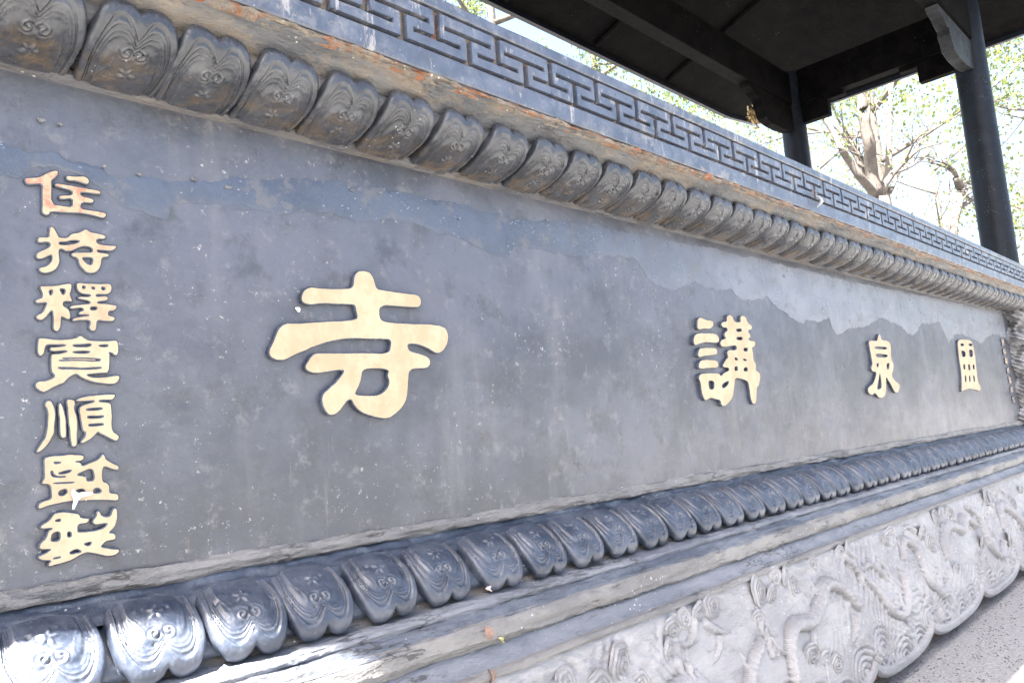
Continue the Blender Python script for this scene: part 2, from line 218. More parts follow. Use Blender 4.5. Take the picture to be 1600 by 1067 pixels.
 'si':[[(9888,15460),(10007,15582),(10190,15608),(10349,15565),(10456,15396),(10492,15220),(10583,15168),(10965,15159),(11359,15151),(11764,15142),(11859,15024),(11822,14875),(11714,14805),(11236,14806),(10561,14807),(10551,14411),(10915,14382),(11506,14381),(12022,14407),(12446,14386),(12630,14310),(12685,14100),(12626,13906),(12476,13733),(12281,13644),(11976,13782),(11674,13876),(11322,13885),(11383,13684),(11860,13614),(12033,13494),(12022,13350),(11886,13266),(11354,13261),(11293,12881),(11230,12525),(11095,12331),(10867,12162),(10672,12064),(10395,12082),(10039,12170),(9824,12290),(9701,12423),(9655,12536),(9533,12520),(9396,12339),(9200,12192),(9055,12197),(8939,12334),(8886,12515),(8914,12677),(9127,12820),(9322,12965),(9528,13226),(9271,13205),(8936,13148),(8693,13129),(8536,13200),(8501,13289),(8606,13434),(8753,13582),(9081,13590),(9590,13602),(10122,13622),(10629,13618),(10798,13670),(10865,13969),(10604,13971),(10051,13958),(9609,13950),(9178,13870),(8843,13767),(8556,13649),(8316,13554),(8041,13424),(7852,13404),(7706,13470),(7666,13591),(7774,13803),(7876,14053),(8034,14220),(8383,14228),(8867,14289),(9371,14339),(9941,14397),(9888,14644),(9864,14766),(9477,14739),(9011,14736),(8680,14669),(8521,14701),(8478,14808),(8533,14977),(8699,15084),(9027,15075),(9495,15096),(9849,15145)],[(9996,13230),(9952,13002),(9829,12776),(9735,12646),(9975,12616),(10428,12617),(10645,12749),(10751,12943),(10690,13099),(10755,13228),(10375,13264)],],
 'jiang':[[(24990,15257),(25223,15353),(25516,15266),(26148,15258),(26105,15044),(25841,14918),(25369,14913),(25013,14855),(24912,14924)],[(24751,14671),(25104,14735),(26210,14766),(26440,14614),(26405,14443),(26135,14391),(25347,14398),(24871,14308),(24618,14239),(24547,14379),(24600,14543)],[(24916,14146),(25305,14178),(26057,14200),(26201,14120),(26149,13938),(25639,13897),(25167,13867),(24850,13799),(24756,13898)],[(24865,13677),(25217,13724),(26120,13719),(26183,13552),(26101,13426),(25465,13412),(24769,13373),(24739,13493)],[(27232,15513),(27458,15579),(27660,15517),(27754,15346),(27917,15297),(28319,15318),(28304,15532),(28518,15612),(28777,15559),(28865,15338),(29206,15220),(29198,15060),(28888,15032),(28819,14930),(29019,14803),(28947,14688),(28758,14658),(28878,14581),(29336,14566),(29338,14453),(29215,14322),(28997,14298),(29051,14128),(29020,13791),(29206,13591),(29107,13366),(29450,13234),(29455,13053),(29231,12695),(29036,12652),(28885,12079),(28742,11972),(28521,11999),(28436,12220),(28418,12658),(28364,12899),(27858,13009),(27347,13043),(27242,12753),(27016,12288),(26727,12104),(26365,11946),(26087,11974),(26049,12181),(25701,12229),(25401,12296),(25158,12240),(24956,12183),(24832,12326),(24750,12568),(24759,12849),(24647,13050),(24809,13191),(25351,13222),(26140,13218),(26276,13093),(26551,13241),(26984,13328),(26925,13443),(26513,13451),(26534,13557),(26781,13751),(27013,13863),(26923,14032),(27072,14143),(27713,14147),(27754,14336),(27453,14340),(26930,14268),(26555,14256),(26478,14403),(26612,14535),(26998,14592),(26856,14716),(26925,14848),(27146,14901),(27173,15032),(26797,15035),(26699,15159),(26842,15253),(27181,15271)],[(27812,15009),(28308,15064),(28296,14930),(27919,14900)],[(27804,14688),(28322,14722),(28290,14574),(27804,14570)],[(28292,14264),(28675,14288),(28592,14117),(28281,14131)],[(27482,13872),(27732,13833),(27712,13737),(27497,13742)],[(27398,13482),(27662,13506),(27641,13333),(27387,13310)],[(28173,13842),(28472,13781),(28462,13737),(28193,13732)],[(28150,13455),(28474,13472),(28435,13295),(28101,13315)],[(25293,12928),(25722,12927),(25712,12680),(25535,12579),(25314,12643)],[(26297,12800),(26862,12946),(26789,12798),(26468,12640),(26251,12655)],],
 'quan':[[(42085,15059),(43199,15067),(43371,15073),(43786,15521),(44020,15352),(44003,15160),(45059,15146),(45439,14950),(45122,14098),(45482,13844),(45244,13453),(44875,13194),(45220,12906),(46057,12676),(45864,12418),(45500,12196),(45057,12234),(44595,12684),(43976,13160),(43937,12814),(43674,12189),(43195,11961),(42524,11973),(42051,12273),(41674,12127),(41147,12225),(41122,12524),(41965,12729),(42516,13126),(42686,13373),(42035,13400),(41978,13613),(42256,13800),(42238,13985),(42144,14660)],[(42844,14774),(44748,14786),(44729,14637),(42953,14608)],[(42874,14381),(44734,14361),(44616,14185),(42883,14170)],[(42806,13808),(43201,13876),(43044,13624),(42816,13647)],[(43159,13376),(43217,13065),(43187,12506),(42509,12402),(42449,12513),(42835,12941)],[(44308,13828),(44868,13900),(44659,13577),(44356,13479)],],
 'ling':[[(58796,15696),(60449,15796),(62172,15776),(62533,15328),(62633,14662),(62447,13743),(62351,12997),(62476,12666),(62948,12414),(62619,12086),(61493,12222),(59812,12319),(58511,12214),(57904,12081),(58378,12763),(58576,13707),(58481,14337),(58601,15132)],[(61252,15126),(62249,15070),(61986,14565),(61100,14548)],[(59305,15457),(60152,15485),(60142,15298),(59296,15272)],[(61311,15523),(62355,15557),(62313,15364),(61359,15335)],[(59211,14989),(60298,14937),(60177,14529),(59192,14509)],[(59285,14032),(59772,14007),(59605,13620),(59148,13648)],[(60462,14032),(60974,14022),(60862,13582),(60352,13594)],[(61614,14023),(62137,14005),(62013,13656),(61547,13669)],[(59217,13236),(59598,13221),(59476,12759),(59096,12776)],[(60284,13239),(60619,13224),(60492,12755),(60150,12757)],[(61324,13242),(61728,13227),(61663,12768),(61261,12785)],],
}
PATCH_UP=[(7.552,1.869),(6.124,1.846),(5.024,1.832),(4.110,1.821),(3.489,1.826),(3.047,1.825),(2.724,1.825),(2.443,1.820),(2.196,1.816),(2.047,1.809),(1.910,1.811),(1.781,1.798),(1.662,1.784),(1.551,1.777),(1.449,1.780),(1.307,1.778),(1.198,1.783),(1.097,1.778),(1.022,1.776),(0.915,1.765),(0.833,1.755),(0.756,1.736),(0.713,1.732),(0.657,1.716),(0.604,1.711),(0.553,1.701),(0.505,1.695),(0.482,1.683),(0.459,1.693),(0.437,1.702),(0.405,1.704),(0.384,1.705),(0.373,1.718),(0.363,1.718),(0.353,1.711),(0.328,1.705),(0.304,1.706),(0.285,1.710)]
PATCH_LO=[(0.285,1.659),(0.299,1.659),(0.313,1.660),(0.323,1.671),(0.343,1.687),(0.378,1.690),(0.415,1.685),(0.448,1.669),(0.461,1.656),(0.481,1.639),(0.510,1.631),(0.540,1.621),(0.567,1.617),(0.571,1.645),(0.584,1.657),(0.616,1.659),(0.669,1.665),(0.718,1.656),(0.754,1.668),(0.799,1.664),(0.862,1.685),(0.946,1.686),(1.017,1.686),(1.093,1.703),(1.193,1.701),(1.299,1.688),(1.390,1.670),(1.513,1.653),(1.535,1.669),(1.556,1.691),(1.624,1.693),(1.709,1.688),(1.831,1.694),(1.964,1.712),(2.143,1.721),(2.188,1.694),(2.220,1.651),(2.325,1.633),(2.410,1.635),(2.528,1.675),(2.595,1.661),(2.691,1.659),(2.805,1.674),(2.841,1.645),(2.918,1.629),(3.064,1.651),(3.114,1.663),(3.207,1.621),(3.326,1.588),(3.417,1.557),(3.506,1.580),(3.635,1.578),(3.758,1.610),(3.782,1.563),(3.834,1.526),(3.900,1.532),(3.982,1.556),(4.209,1.580),(4.468,1.644),(4.717,1.620),(4.985,1.562),(5.069,1.594),(5.191,1.652),(5.385,1.658),(5.558,1.684),(5.636,1.610),(5.690,1.542),(5.854,1.610),(6.013,1.622),(6.323,1.592),(6.570,1.562),(6.691,1.615),(6.943,1.656),(7.101,1.652),(7.406,1.632)]
# ================================================================ GROUND
def plane(name,x0,x1,y0,y1,z,mat,kind='structure',n=2):
    xs=np.linspace(x0,x1,n); ys=np.linspace(y0,y1,n); X,Y=np.meshgrid(xs,ys,indexing='ij')
    me=mesh(name,np.stack([X.ravel(),Y.ravel(),np.full(X.size,z)],1),gridF(n,n),mat); o=link(name,me); o['kind']=kind; return o
def m_ground():
    s=NB('rough_asphalt'); d=s.voro(95); e=s.voro(38,(1,1.0,1))
    c=s.mix(s.ramp(d,.1,.6),(.34,.34,.345),(.24,.24,.245)); c=s.mix(s.ramp(s.noise(70,5,.8),.56,.64),c,(.022,.022,.025)); c=s.mix(s.ramp(s.noise(120,4,.8,off=(3,1,1)),.60,.68),c,(.30,.30,.30))
    c=s.mix(s.math('MULTIPLY',s.ramp(s.noise(3,5,.6),.4,.65),.5),c,(.26,.26,.265))
    return s.fin(c,.8,[(d,.8,.006),(e,.6,.01),(s.noise(40,5,.8),.6,.01)])
ZG=.10
plane('ground',-1500,1500,-1500,1500,ZG-.006,m_simple('pale_paving',(.14,.138,.136),.8,.12,3))
asph=None
pv=[(-12,-1.15),(2.2,-.80),(9.5,-.80),(9.5,-14),(-12,-14)]
def prism(name,poly,z0,z1,mat,parent=None):
    n=len(poly); V=[(x,y,z0) for x,y in poly]+[(x,y,z1) for x,y in poly]
    F=[list(range(n))[::-1],list(range(n,2*n))]+[[i,(i+1)%n,n+(i+1)%n,n+i] for i in range(n)]
    me=mesh(name,V,F,mat,False); return link(name,me,parent)
o=prism('pavement',pv,ZG-.05,ZG+.012,m_simple('pale_stone',(.14,.138,.136),.8,.12,5)); o['kind']='structure'
o=prism('asphalt_strip',[(1.9,-.81),(9.2,-.81),(9.2,2.3),(-1.0,2.3),(-1.0,-.3),(1.9,-.3)],ZG-.05,ZG,m_ground()); o['kind']='structure'
# ================================================================ BURNER
X0,X1=-.55,8.05
B=empty('incense_burner',(3.75,.97,ZG)); tag(B,'long black iron incense burner with gold raised characters and lotus petal mouldings','incense burner')
xs=np.concatenate([np.arange(X0,.2,.03),np.arange(.2,2.5,.008),np.arange(2.5,5,.016),np.arange(5,X1+.001,.04)]); xs[-1]=X1
def sweep(name,prof,mat,amp=None,xs=xs,sub=3,seed=0,freq=6,angle=40,caps=True,parent=B):
    """profile (y,z) swept along x with uneven, hand-laid edges"""
    P=[];A=[]
    amp=amp or [0]*len(prof)
    for k in range(len(prof)-1):
        for q in range(sub):
            t=q/sub; P.append(np.array(prof[k])*(1-t)+np.array(prof[k+1])*t); A.append(amp[k]*(1-t)+amp[k+1]*t)
    P.append(np.array(prof[-1])); A.append(amp[-1]); P=np.array(P);A=np.array(A)
    nx,npf=len(xs),len(P)
    d=np.gradient(P,axis=0); nrm=np.stack([d[:,1],-d[:,0]],1); nrm/=np.linalg.norm(nrm,axis=1)[:,None]+1e-9
    X=np.repeat(xs[:,None],npf,1); J=np.repeat(np.arange(npf)[None,:],nx,0)
    n1=fbm(X*freq,J*.35+seed*9.1,seed,4); n2=fbm(X*freq*4,J*.6+seed*3.3,seed+5,3)
    n3=fbm(X*freq*13,J*1.3+seed,seed+9,2)
    h=(n1+.6*n2+.28*n3)*A[None,:]*1.15
    V=np.stack([X,P[None,:,0]+nrm[None,:,0]*h,P[None,:,1]+nrm[None,:,1]*h],2).reshape(-1,3)
    me=mesh(name,V,gridF(nx,npf),mat,True,angle); return link(name,me,parent)
# inscribed board
zs=np.linspace(.90,1.872,46); xp=np.concatenate([np.arange(X0,.2,.05),np.arange(.2,3,.02),np.arange(3,X1,.05),[X1]])
Xg,Zg=np.meshgrid(xp,zs,indexing='ij')
Yg=.0035*fbm(Xg*2.2,Zg*2.2,3)+.0015*fbm(Xg*9,Zg*9,8)
link('inscribed_panel',mesh('inscribed_panel',np.stack([Xg.ravel(),Yg.ravel(),Zg.ravel()],1),gridF(len(xp),len(zs)),MP),B)
# core body behind the board
def boxm(name,x0,x1,y0,y1,z0,z1,mat,parent=None,bev=0):
    bm=bmesh.new(); bmesh.ops.create_cube(bm,size=1)
    for v in bm.verts: v.co=Vector((x0+(v.co.x+.5)*(x1-x0),y0+(v.co.y+.5)*(y1-y0),z0+(v.co.z+.5)*(z1-z0)))
    if bev: bmesh.ops.bevel(bm,geom=list(bm.edges),offset=bev,segments=2,affect='EDGES')
    me=bpy.data.meshes.new(name); bm.to_mesh(me); bm.free(); me.materials.append(mat); return link(name,me,parent)
boxm('burner_body',X0,X1,.03,1.94,ZG+.1,2.02,MCOVE,B)
boxm('rear_rim',X0,X1,1.80,2.14,2.02,2.2,MFRET,B,.006); boxm('end_rim',X1-.005,X1+.2,-.19,2.14,2.02,2.2,MFRET,B,.006); boxm('end_rim',X0-.2,X0+.005,-.19,2.14,2.02,2.2,MFRET,B,.006)
boxm('ash_bed',X0+.01,X1-.01,.05,1.79,2.021,2.06,m_simple('grey_ash',(.3,.29,.27)),B)
# touched-up paint skins
def earcut_sheet(name,up,lo,mat,y):
    xa=np.arange(.26,7.35,.004); up=np.array(sorted(up)); lo=np.array(sorted(lo))
    zu=np.interp(xa,up[:,0],up[:,1]); zl=np.interp(xa,lo[:,0],lo[:,1])
    zu=zu+.010*fbm(xa*14,xa*0,2,5)+.006*fbm(xa*70,xa*0,3,3); zl=zl+.010*fbm(xa*16,xa*0,4,5)+.006*fbm(xa*60,xa*0,6,4)-.015*np.clip(fbm(xa*22,xa*0+3,7,3)-.25,0,1)*np.clip(xa-1,0,2); zu=np.maximum(zu,zl+.004)
    T=np.linspace(0,1,7); V=[]
    for i,x in enumerate(xa):
        for k,t in enumerate(T):
            edge=.0 if k in(0,6) else .0013
            V.append((x,y-edge,zl[i]*(1-t)+zu[i]*t))
    V=np.array(V); V[:,1]+=.0035*fbm(V[:,0]*2.2,V[:,2]*2.2,3)+.0015*fbm(V[:,0]*9,V[:,2]*9,8)
    return link(name,mesh(name,V,gridF(len(xa),7),mat),B)
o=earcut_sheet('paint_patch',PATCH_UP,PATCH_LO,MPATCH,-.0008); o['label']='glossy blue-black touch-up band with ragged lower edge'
# loose paint flakes under the cornice
def flake(x,z,r,mat,y=-.004):
    n=9; a0=random.random()*6; V=[(x,y-.0015,z)]; F=[]
    for k in range(n):
        a=a0+k*6.283/n; q=r*(.6+.6*random.random()); V.append((x+q*1.3*math.cos(a),y-.0005-.002*random.random(),z+q*.7*math.sin(a)))
    for k in range(n): F.append([0,1+k,1+(k+1)%n])
    return link('paint_flake',mesh('paint_flake',V,F,mat,False),B)
random.seed(5)
for (x,z,r) in [(.345,1.770,.010),(.375,1.770,.008),(.512,1.702,.009),(.62,1.712,.011),(.69,1.708,.012),(.45,1.705,.006),(1.0,1.76,.01),(1.08,1.765,.008),(1.34,1.74,.007),(1.7,1.79,.008),(2.2,1.80,.01),(3.3,1.77,.016),(5.2,1.72,.014)]: flake(x,z,r*.6,MCOVE if random.random()<.5 else MSILL)
# ---- characters
def chaikin(P,n=2):
    P=np.array(P,float)
    for _ in range(n):
        Q=np.roll(P,-1,0); P=np.stack([P*.78+Q*.22,P*.22+Q*.78],1).reshape(-1,2)
    return P
def glyph(key,mats,th=.013,label=None,dx=0,dz=0,sc=1.0,smooth=2):
    polys=[np.array(p)/10000. for p in GLYPHS[key]]
    cu=bpy.data.curves.new('c','CURVE'); cu.dimensions='2D'; cu.fill_mode='BOTH'
    bev=min(.0028,th*.25); cu.extrude=th/2-bev; cu.bevel_depth=bev; cu.bevel_resolution=1; cu.offset=-bev*.35
    for p in polys:
        q=chaikin(p,smooth); q[:,0]+=.0011*fbm(q[:,0]*60,q[:,1]*60,3); q[:,1]+=.0011*fbm(q[:,0]*60+9,q[:,1]*60,6)
        sp=cu.splines.new('POLY'); sp.points.add(len(q)-1); sp.use_cyclic_u=True
        for k,(a,b) in enumerate(q): sp.points[k].co=(a*sc+dx,b*sc+dz,0,1)
    ob=bpy.data.objects.new('c',cu); C.objects.link(ob); dg=bpy.context.evaluated_depsgraph_get()
    me=bpy.data.meshes.new_from_object(ob.evaluated_get(dg)); bpy.data.objects.remove(ob)
    me.name='raised_character'; me.materials.clear(); me.materials.append(mats[0]); me.materials.append(mats[1])
    for p in me.polygons: p.material_index=0 if p.normal.z>.93 else 1; p.use_smooth=False
    me.transform(Matrix(((1,0,0,0),(0,0,-1,-th/2+.003),(0,1,0,0),(0,0,0,1))))
    me.update(); o=link('raised_character',me,B); 
    if label: o['label']=label
    return o
glyph('zhu',(MGOLDR,MSIDE),.011,'worn reddish gold character at the top of the column',smooth=1)
glyph('chi',(MGOLDH,MSIDE),.011,'second character from the top of the column'); glyph('shi',(MGOLDH,MSIDE),.011,'third character of the column'); glyph('bao',(MGOLD,MSIDE),.012,'middle character of the column')
glyph('shun',(MGOLD,MSIDE),.012,'fifth character of the column'); glyph('jian',(MGOLD,MSIDE),.012,'sixth character of the column'); glyph('zhi',(MGOLD,MSIDE),.013,'bottom character of the column')
glyph('si',(MGOLD,MSIDE),.016,'very large gold character nearest the camera'); glyph('jiang',(MGOLD,MSIDE),.017,'large gold character in the middle')
glyph('quan',(MGOLD,MSIDE),.017,'large gold character second from the right'); glyph('ling',(MGOLD,MSIDE),.017,'farthest of the large gold characters')
# the far column of small characters, too small to read: the strokes of similar characters
keys=['zhu','chi','shi','bao','shun','jian','zhi']; 
for k,kk in enumerate(['bao','shi','zhi','chi','jian','shun','zhu']):
    P=np.concatenate([np.array(p)/10000. for p in GLYPHS[kk]]); c=P.mean(0); sc=.62
    glyph(kk,(MGOLDH,MSIDE),.012,'small far character of the right column',dx=7.17+.012*k-c[0]*sc,dz=1.60-.078*k-c[1]*sc,sc=sc,smooth=1)
# white bird dropping on a character, drips
def blob(name,x,z,pts,mat,y,th,label):
    n=len(pts); P=chaikin([(x+a,z+b) for a,b in pts],2); n=len(P); c=P.mean(0)
    V=[(c[0],y-th,c[1])]+[(p[0],y,p[1]) for p in P]+[(p[0]*.6+c[0]*.4,y-th,p[1]*.6+c[1]*.4) for p in P]
    F=[]
    for i in range(n):
        j=(i+1)%n; F.append([1+i,1+j,1+n+j,1+n+i]); F.append([0,1+n+i,1+n+j])
    return link(name,mesh(name,V,F,mat),B)
MWHITE=m_simple('white_dropping',(.62,.62,.62),.7,.1,40)
blob('white_smear',.405,1.097,[(-.012,.014),(-.003,.004),(.004,.006),(.02,.004),(.021,-.001),(.006,-.003),(-.002,-.006),(-.009,-.024),(-.013,-.022),(-.010,-.006),(-.014,.004)],MWHITE,-.0125,.001,'')
blob('white_smear',.845,1.455,[(-.008,.006),(.004,.007),(.006,.0),(.001,-.006),(-.003,-.002),(-.007,.002)],MWHITE,-.003,.0006,'')
# ---- cornice
sweep('cornice_lip',[(0,1.850),(-.012,1.853),(-.026,1.860),(-.024,1.872),(0,1.876)],MLIP,[0,.003,.004,.002,0],seed=1)
def petal_profile(pts,n,flip):
    p=np.array(pts,float); q=[]
    for i in range(len(p)-1):
        p0=p[max(i-1,0)];p1=p[i];p2=p[i+1];p3=p[min(i+2,len(p)-1)]
        for t in np.linspace(0,1,40,endpoint=False):
            q.append(.5*((2*p1)+(-p0+p2)*t+(2*p0-5*p1+4*p2-p3)*t*t+(-p0+3*p1-3*p2+p3)*t**3))
    q.append(p[-1]); q=np.array(q); ds=np.r_[0,np.cumsum(np.linalg.norm(np.diff(q,axis=0),axis=1))]; L=ds[-1]
    t=np.linspace(0,L,n); P=np.stack([np.interp(t,ds,q[:,0]),np.interp(t,ds,q[:,1])],1)
    T=np.gradient(P,axis=0); T/=np.linalg.norm(T,axis=1)[:,None]
    N=np.stack([-T[:,1],T[:,0]],1) if flip else np.stack([T[:,1],-T[:,0]],1)
    return P,N,L
def petal(name,prof,flip,mat,W=.152,rootround=0.0,seed=0,NU=96,NV=96,pil=.008,notch=.90,tipr=.58,spir=1.0,NVd=1.0):
    rs=np.random.RandomState(100+seed)
    s=np.linspace(-1,1,NU); t=np.linspace(0,1,NV)
    s=np.sign(s)*(1-(1-abs(s))**1.3); t=1-(1-t)**1.2
    P,N,L=petal_profile(prof,400,flip); asp=L/W
    def T(s):
        a=abs(s); return np.where(a<.5,notch+(1-notch)*np.clip(1-(np.clip(.44-a,0,1)/.44)**1.8,0,1),(1-tipr)+tipr*np.sqrt(np.clip(1-((a-.5)/.5)**2.0,0,1)))
    def T0(s): return rootround*(1-np.sqrt(np.clip(1-abs(s)**2.5,0,1)))
    Wd=lambda v:.5*(.92+.08*np.sin(np.clip(v,0,1)*math.pi*.7))
    S_,T_=np.meshgrid(s,t,indexing='ij')
    v=T0(S_)+(T(S_)-T0(S_))*T_; u=S_*Wd(v)
    sb=np.linspace(-1,1,400); vb=T(sb); ub=sb*Wd(vb)
    tt=np.linspace(-.02,1,120); side=tt*T(np.array([1.0]))[0]; us=Wd(side)
    OU=np.concatenate([us,ub[::-1],-us[::-1]]); OV=np.concatenate([side,vb[::-1],side[::-1]])*asp
    th_o=np.arctan2(OV,OU); r_o=np.hypot(OU,OV); od=np.argsort(th_o)
    th=np.arctan2(v*asp,u); k=np.hypot(u,v*asp)/np.interp(th,th_o[od],r_o[od])
    def T2(s):
        a=abs(s); return np.where(a<.5,.83+.17*np.clip(1-(np.clip(.42-a,0,1)/.42)**1.8,0,1),(1-tipr)+tipr*np.sqrt(np.clip(1-((a-.5)/.5)**2.4,0,1)))
    vb2=T2(sb); OU2=np.concatenate([us,(sb*.5)[::-1],-us[::-1]]); OV2=np.concatenate([side,vb2[::-1],side[::-1]])*asp
    th2=np.arctan2(OV2,OU2); r2=np.hypot(OU2,OV2); od2=np.argsort(th2); k2=np.clip(np.hypot(u,v*asp)/np.interp(th,th2[od2],r2[od2]),0,1.3)
    ko=np.clip(k,0,1); k=k2
    sm=lambda a,b,x:(lambda q:q*q*(3-2*q))(np.clip((x-a)/(b-a),0,1))
    g=lambda c,w_:np.exp(-((k-c)/w_)**2)
    h=.012*np.sqrt(np.clip(1-np.clip((ko-.91)/.09,0,1)**2.2,0,1))
    h-=.0045*sm(.845,.815,k)
    h+=.0016*g(.785,.011)+.0011*g(.735,.009)+.0008*g(.69,.008)-.0009*g(.76,.007)
    inner=sm(.66,.58,k); h+=.004*inner
    vv=v*asp
    for sg in (-1,1):                                  # curls springing from the notch
        cx,cy=sg*(.078 if sg<0 else .07),.555*asp; r=np.hypot(u-cx,vv-cy); tq=np.arctan2(vv-cy,(u-cx)*sg)
        wv=np.exp(-(r/.085)**4); sp_=np.cos(2*math.pi*r/.058-tq+.6)
        h+=.0018*spir*wv*sp_
        tl=np.abs(u-sg*(.24+.05*np.sin(vv*9))); h+=.0010*spir*np.exp(-(tl/.008)**2)*sm(.16,.24,vv)*sm(.66,.5,vv)
    fx,fy=rs.uniform(-.015,.015),.31*asp+rs.uniform(-.02,.02); r=np.hypot(u-fx,(vv-fy)*1.1); tq=np.arctan2(vv-fy,u-fx)
    h+=.0030*spir*np.exp(-(r/(.072*(1+.42*np.cos(5*tq+.4))))**6)-.0016*spir*np.exp(-(r/.02)**2)
    for q in range(4):
        ax,ay=rs.uniform(-.2,.2),rs.uniform(.18,.30)*asp; h+=.0015*spir*np.exp(-((u-ax)/.03)**2-((vv-ay)/.014)**2)
    h+=pil*(1-(2*u)**2)
    h+=.0015*fbm(u*11+seed,v*11,seed,4)+.004*fbm(u*2.2+seed*3.1,v*2.2,seed+2,2)
    for q in range(rs.randint(1,4)):                    # knocks and casting flaws
        ax,ay=rs.uniform(-.45,.45),rs.uniform(.1,1)*asp; h-=.003*np.exp(-(np.hypot(u-ax,vv-ay)/rs.uniform(.012,.03))**2)
    idx=np.clip((v*399).astype(int),0,399)
    Pb=P[idx]; Nb=N[idx]
    Y=Pb[...,0]+Nb[...,0]*h; Z=Pb[...,1]+Nb[...,1]*h; X=u*W
    V=np.stack([X,Y,Z],2).reshape(-1,3); F=gridF(NU,NV,flip=not flip)
    ring=[i*NV for i in range(NU)]+[(NU-1)*NV+j for j in range(1,NV)]+[i*NV+NV-1 for i in range(NU-2,-1,-1)]+[j for j in range(NV-2,0,-1)]
    b0=len(V); Nr=Nb.reshape(-1,2)
    Vs=[V[r]+np.array([0,-Nr[r][0]*.020,-Nr[r][1]*.020]) for r in ring]; V=np.concatenate([V,np.array(Vs)])
    n=len(ring); Fs=[]
    for q in range(n):
        a,b=ring[q],ring[(q+1)%n]; Fs.append([a,b0+q,b0+(q+1)%n,b] if flip else [a,b,b0+(q+1)%n,b0+q])
    return mesh(name,V,np.concatenate([F,np.array(Fs)]),mat,True,50)
UPR=[(-.024,1.867),(-.072,1.876),(-.120,1.893),(-.150,1.917),(-.153,1.940),(-.142,1.957)]
LPR=[(-.038,.890),(-.072,.876),(-.104,.851),(-.126,.823),(-.131,.803),(-.123,.788)]
pu=[petal('lotus_petal',UPR,True,MUP,seed=k,W=.1565,notch=.89,NU=96 if k else 130,NV=96 if k else 130) for k in range(6)]
pl=[petal('lotus_petal',LPR,False,MLOW,seed=10+k,W=.1545,rootround=.14,pil=.009,notch=.88,NU=96 if k else 130,NV=96 if k else 130) for k in range(6)]
ux=[-.33,-.17,-.01,.15,.309,.463,.606,.757,.912,1.072,1.236,1.402,1.563,1.722]
while ux[-1]<X1-.2: ux.append(ux[-1]+.1575)
lx=[-.30,-.14,.02,.18,.338,.500,.655,.802,.963,1.118,1.289,1.455]
while lx[-1]<X1-.2: lx.append(lx[-1]+.1570)
def kpick(x,st=[0]):
    st[0]=(st[0]+1+rng.randint(0,4))%6; return st[0]
for k,x in enumerate(ux):
    o=link('lotus_petal',pu[kpick(x)],B); o.location=Vector((x,0,0)); o.rotation_euler.y=rng.uniform(-.008,.008)*0
for k,x in enumerate(lx):
    o=link('lotus_petal',pl[kpick(x)],B); o.location=Vector((x,0,0))
# ovolo behind the petals
def backing(name,prof,flip,mat,off):
    P,N,L=petal_profile(prof,14,flip); Q=P-N*off
    pr=[tuple(q) for q in Q]
    return sweep(name,pr,mat,[.001]*len(pr),sub=1,seed=3)
backing('cornice_ovolo',UPR,True,MCOVEU,.010)
sweep('cornice_cove',[(-.118,1.940),(-.140,1.955),(-.150,1.966),(-.168,1.981),(-.186,1.992),(-.197,1.997)],MCOVEU,[0,.003,.003,.003,.004,.003],seed=5)
sweep('rust_seam',[(-.185,1.990),(-.197,1.998),(-.199,2.006),(-.192,2.012),(-.150,2.014)],MRUST,[.004,.009,.008,.006,0],seed=6,freq=14)
# ---- fret band
sweep('fret_ground',[(-.184,2.008),(-.184,2.215)],MRUST,[.0012,.0012],sub=8,seed=9)
def rail(name,z0,z1,yb,depth=.05):
    sweep(name,[(-.187,z0),(yb+.003,z0+.0005),(yb,z0+.004),(yb,z1-.004),(yb+.003,z1-.0005),(-.187+depth*0,z1)] if name=='lower_rail' else [(-.187,z0),(yb+.003,z0+.0005),(yb,z0+.004),(yb,z1-.006),(yb+.006,z1),(.05,z1+.002)],MFRET,[0,.001,.0012,.0012,.001,0],seed=11,sub=2,angle=30)
rail('lower_rail',2.011,2.0665,-.2015); rail('upper_rail',2.183,2.2175,-.2015)
per=.2035
def fretblock():
    c=0; h=per/2
    xl=sorted(set([-h,-h+.0095,-h+.0725,-.0775,-.0095,.0095,.0775,h-.0725,h-.0095,h])); zl=[2.0755,2.0985,2.110,2.1345,2.1465,2.1735]
    def groove(x,z):
        if abs(x)<.0095 and z<2.1465: return True
        if abs(x)<.0775 and 2.1345<z<2.1465: return True
        if abs(x)>h-.0095 and z>2.0985: return True
        if abs(x)>h-.0725 and 2.0985<z<2.110: return True
        return False
    bm=bmesh.new(); vd={}
    def vt(x,z):
        k=(round(x,5),round(z,5))
        if k not in vd: vd[k]=bm.verts.new((x,-.2015,z))
        return vd[k]
    fs=[]
    for i in range(len(xl)-1):
        for j in range(len(zl)-1):
            if not groove((xl[i]+xl[i+1])/2,(zl[j]+zl[j+1])/2):
                fs.append(bm.faces.new([vt(xl[i],zl[j]),vt(xl[i+1],zl[j]),vt(xl[i+1],zl[j+1]),vt(xl[i],zl[j+1])]))
    bmesh.ops.dissolve_limit(bm,angle_limit=.01,verts=bm.verts,edges=bm.edges)
    fs=list(bm.faces)
    r=bmesh.ops.extrude_face_region(bm,geom=fs); top=[e for e in r['geom'] if isinstance(e,bmesh.types.BMFace)]
    tv=[e for e in r['geom'] if isinstance(e,bmesh.types.BMVert)]
    for v in bm.verts: 
        if v not in tv: v.co.y=-.182
    es=[e for e in bm.edges if all(v in tv for v in e.verts) and len(e.link_faces)==2 and any(f not in top for f in e.link_faces) and not (abs(abs(e.verts[0].co.x)-h)<1e-5 and abs(abs(e.verts[1].co.x)-h)<1e-5)]
    bmesh.ops.bevel(bm,geom=es,offset=.0014,segments=2,affect='EDGES')
    bmesh.ops.recalc_face_normals(bm,faces=bm.faces)
    me=bpy.data.meshes.new('fret_block'); bm.to_mesh(me); bm.free(); me.materials.append(MFRET); return me
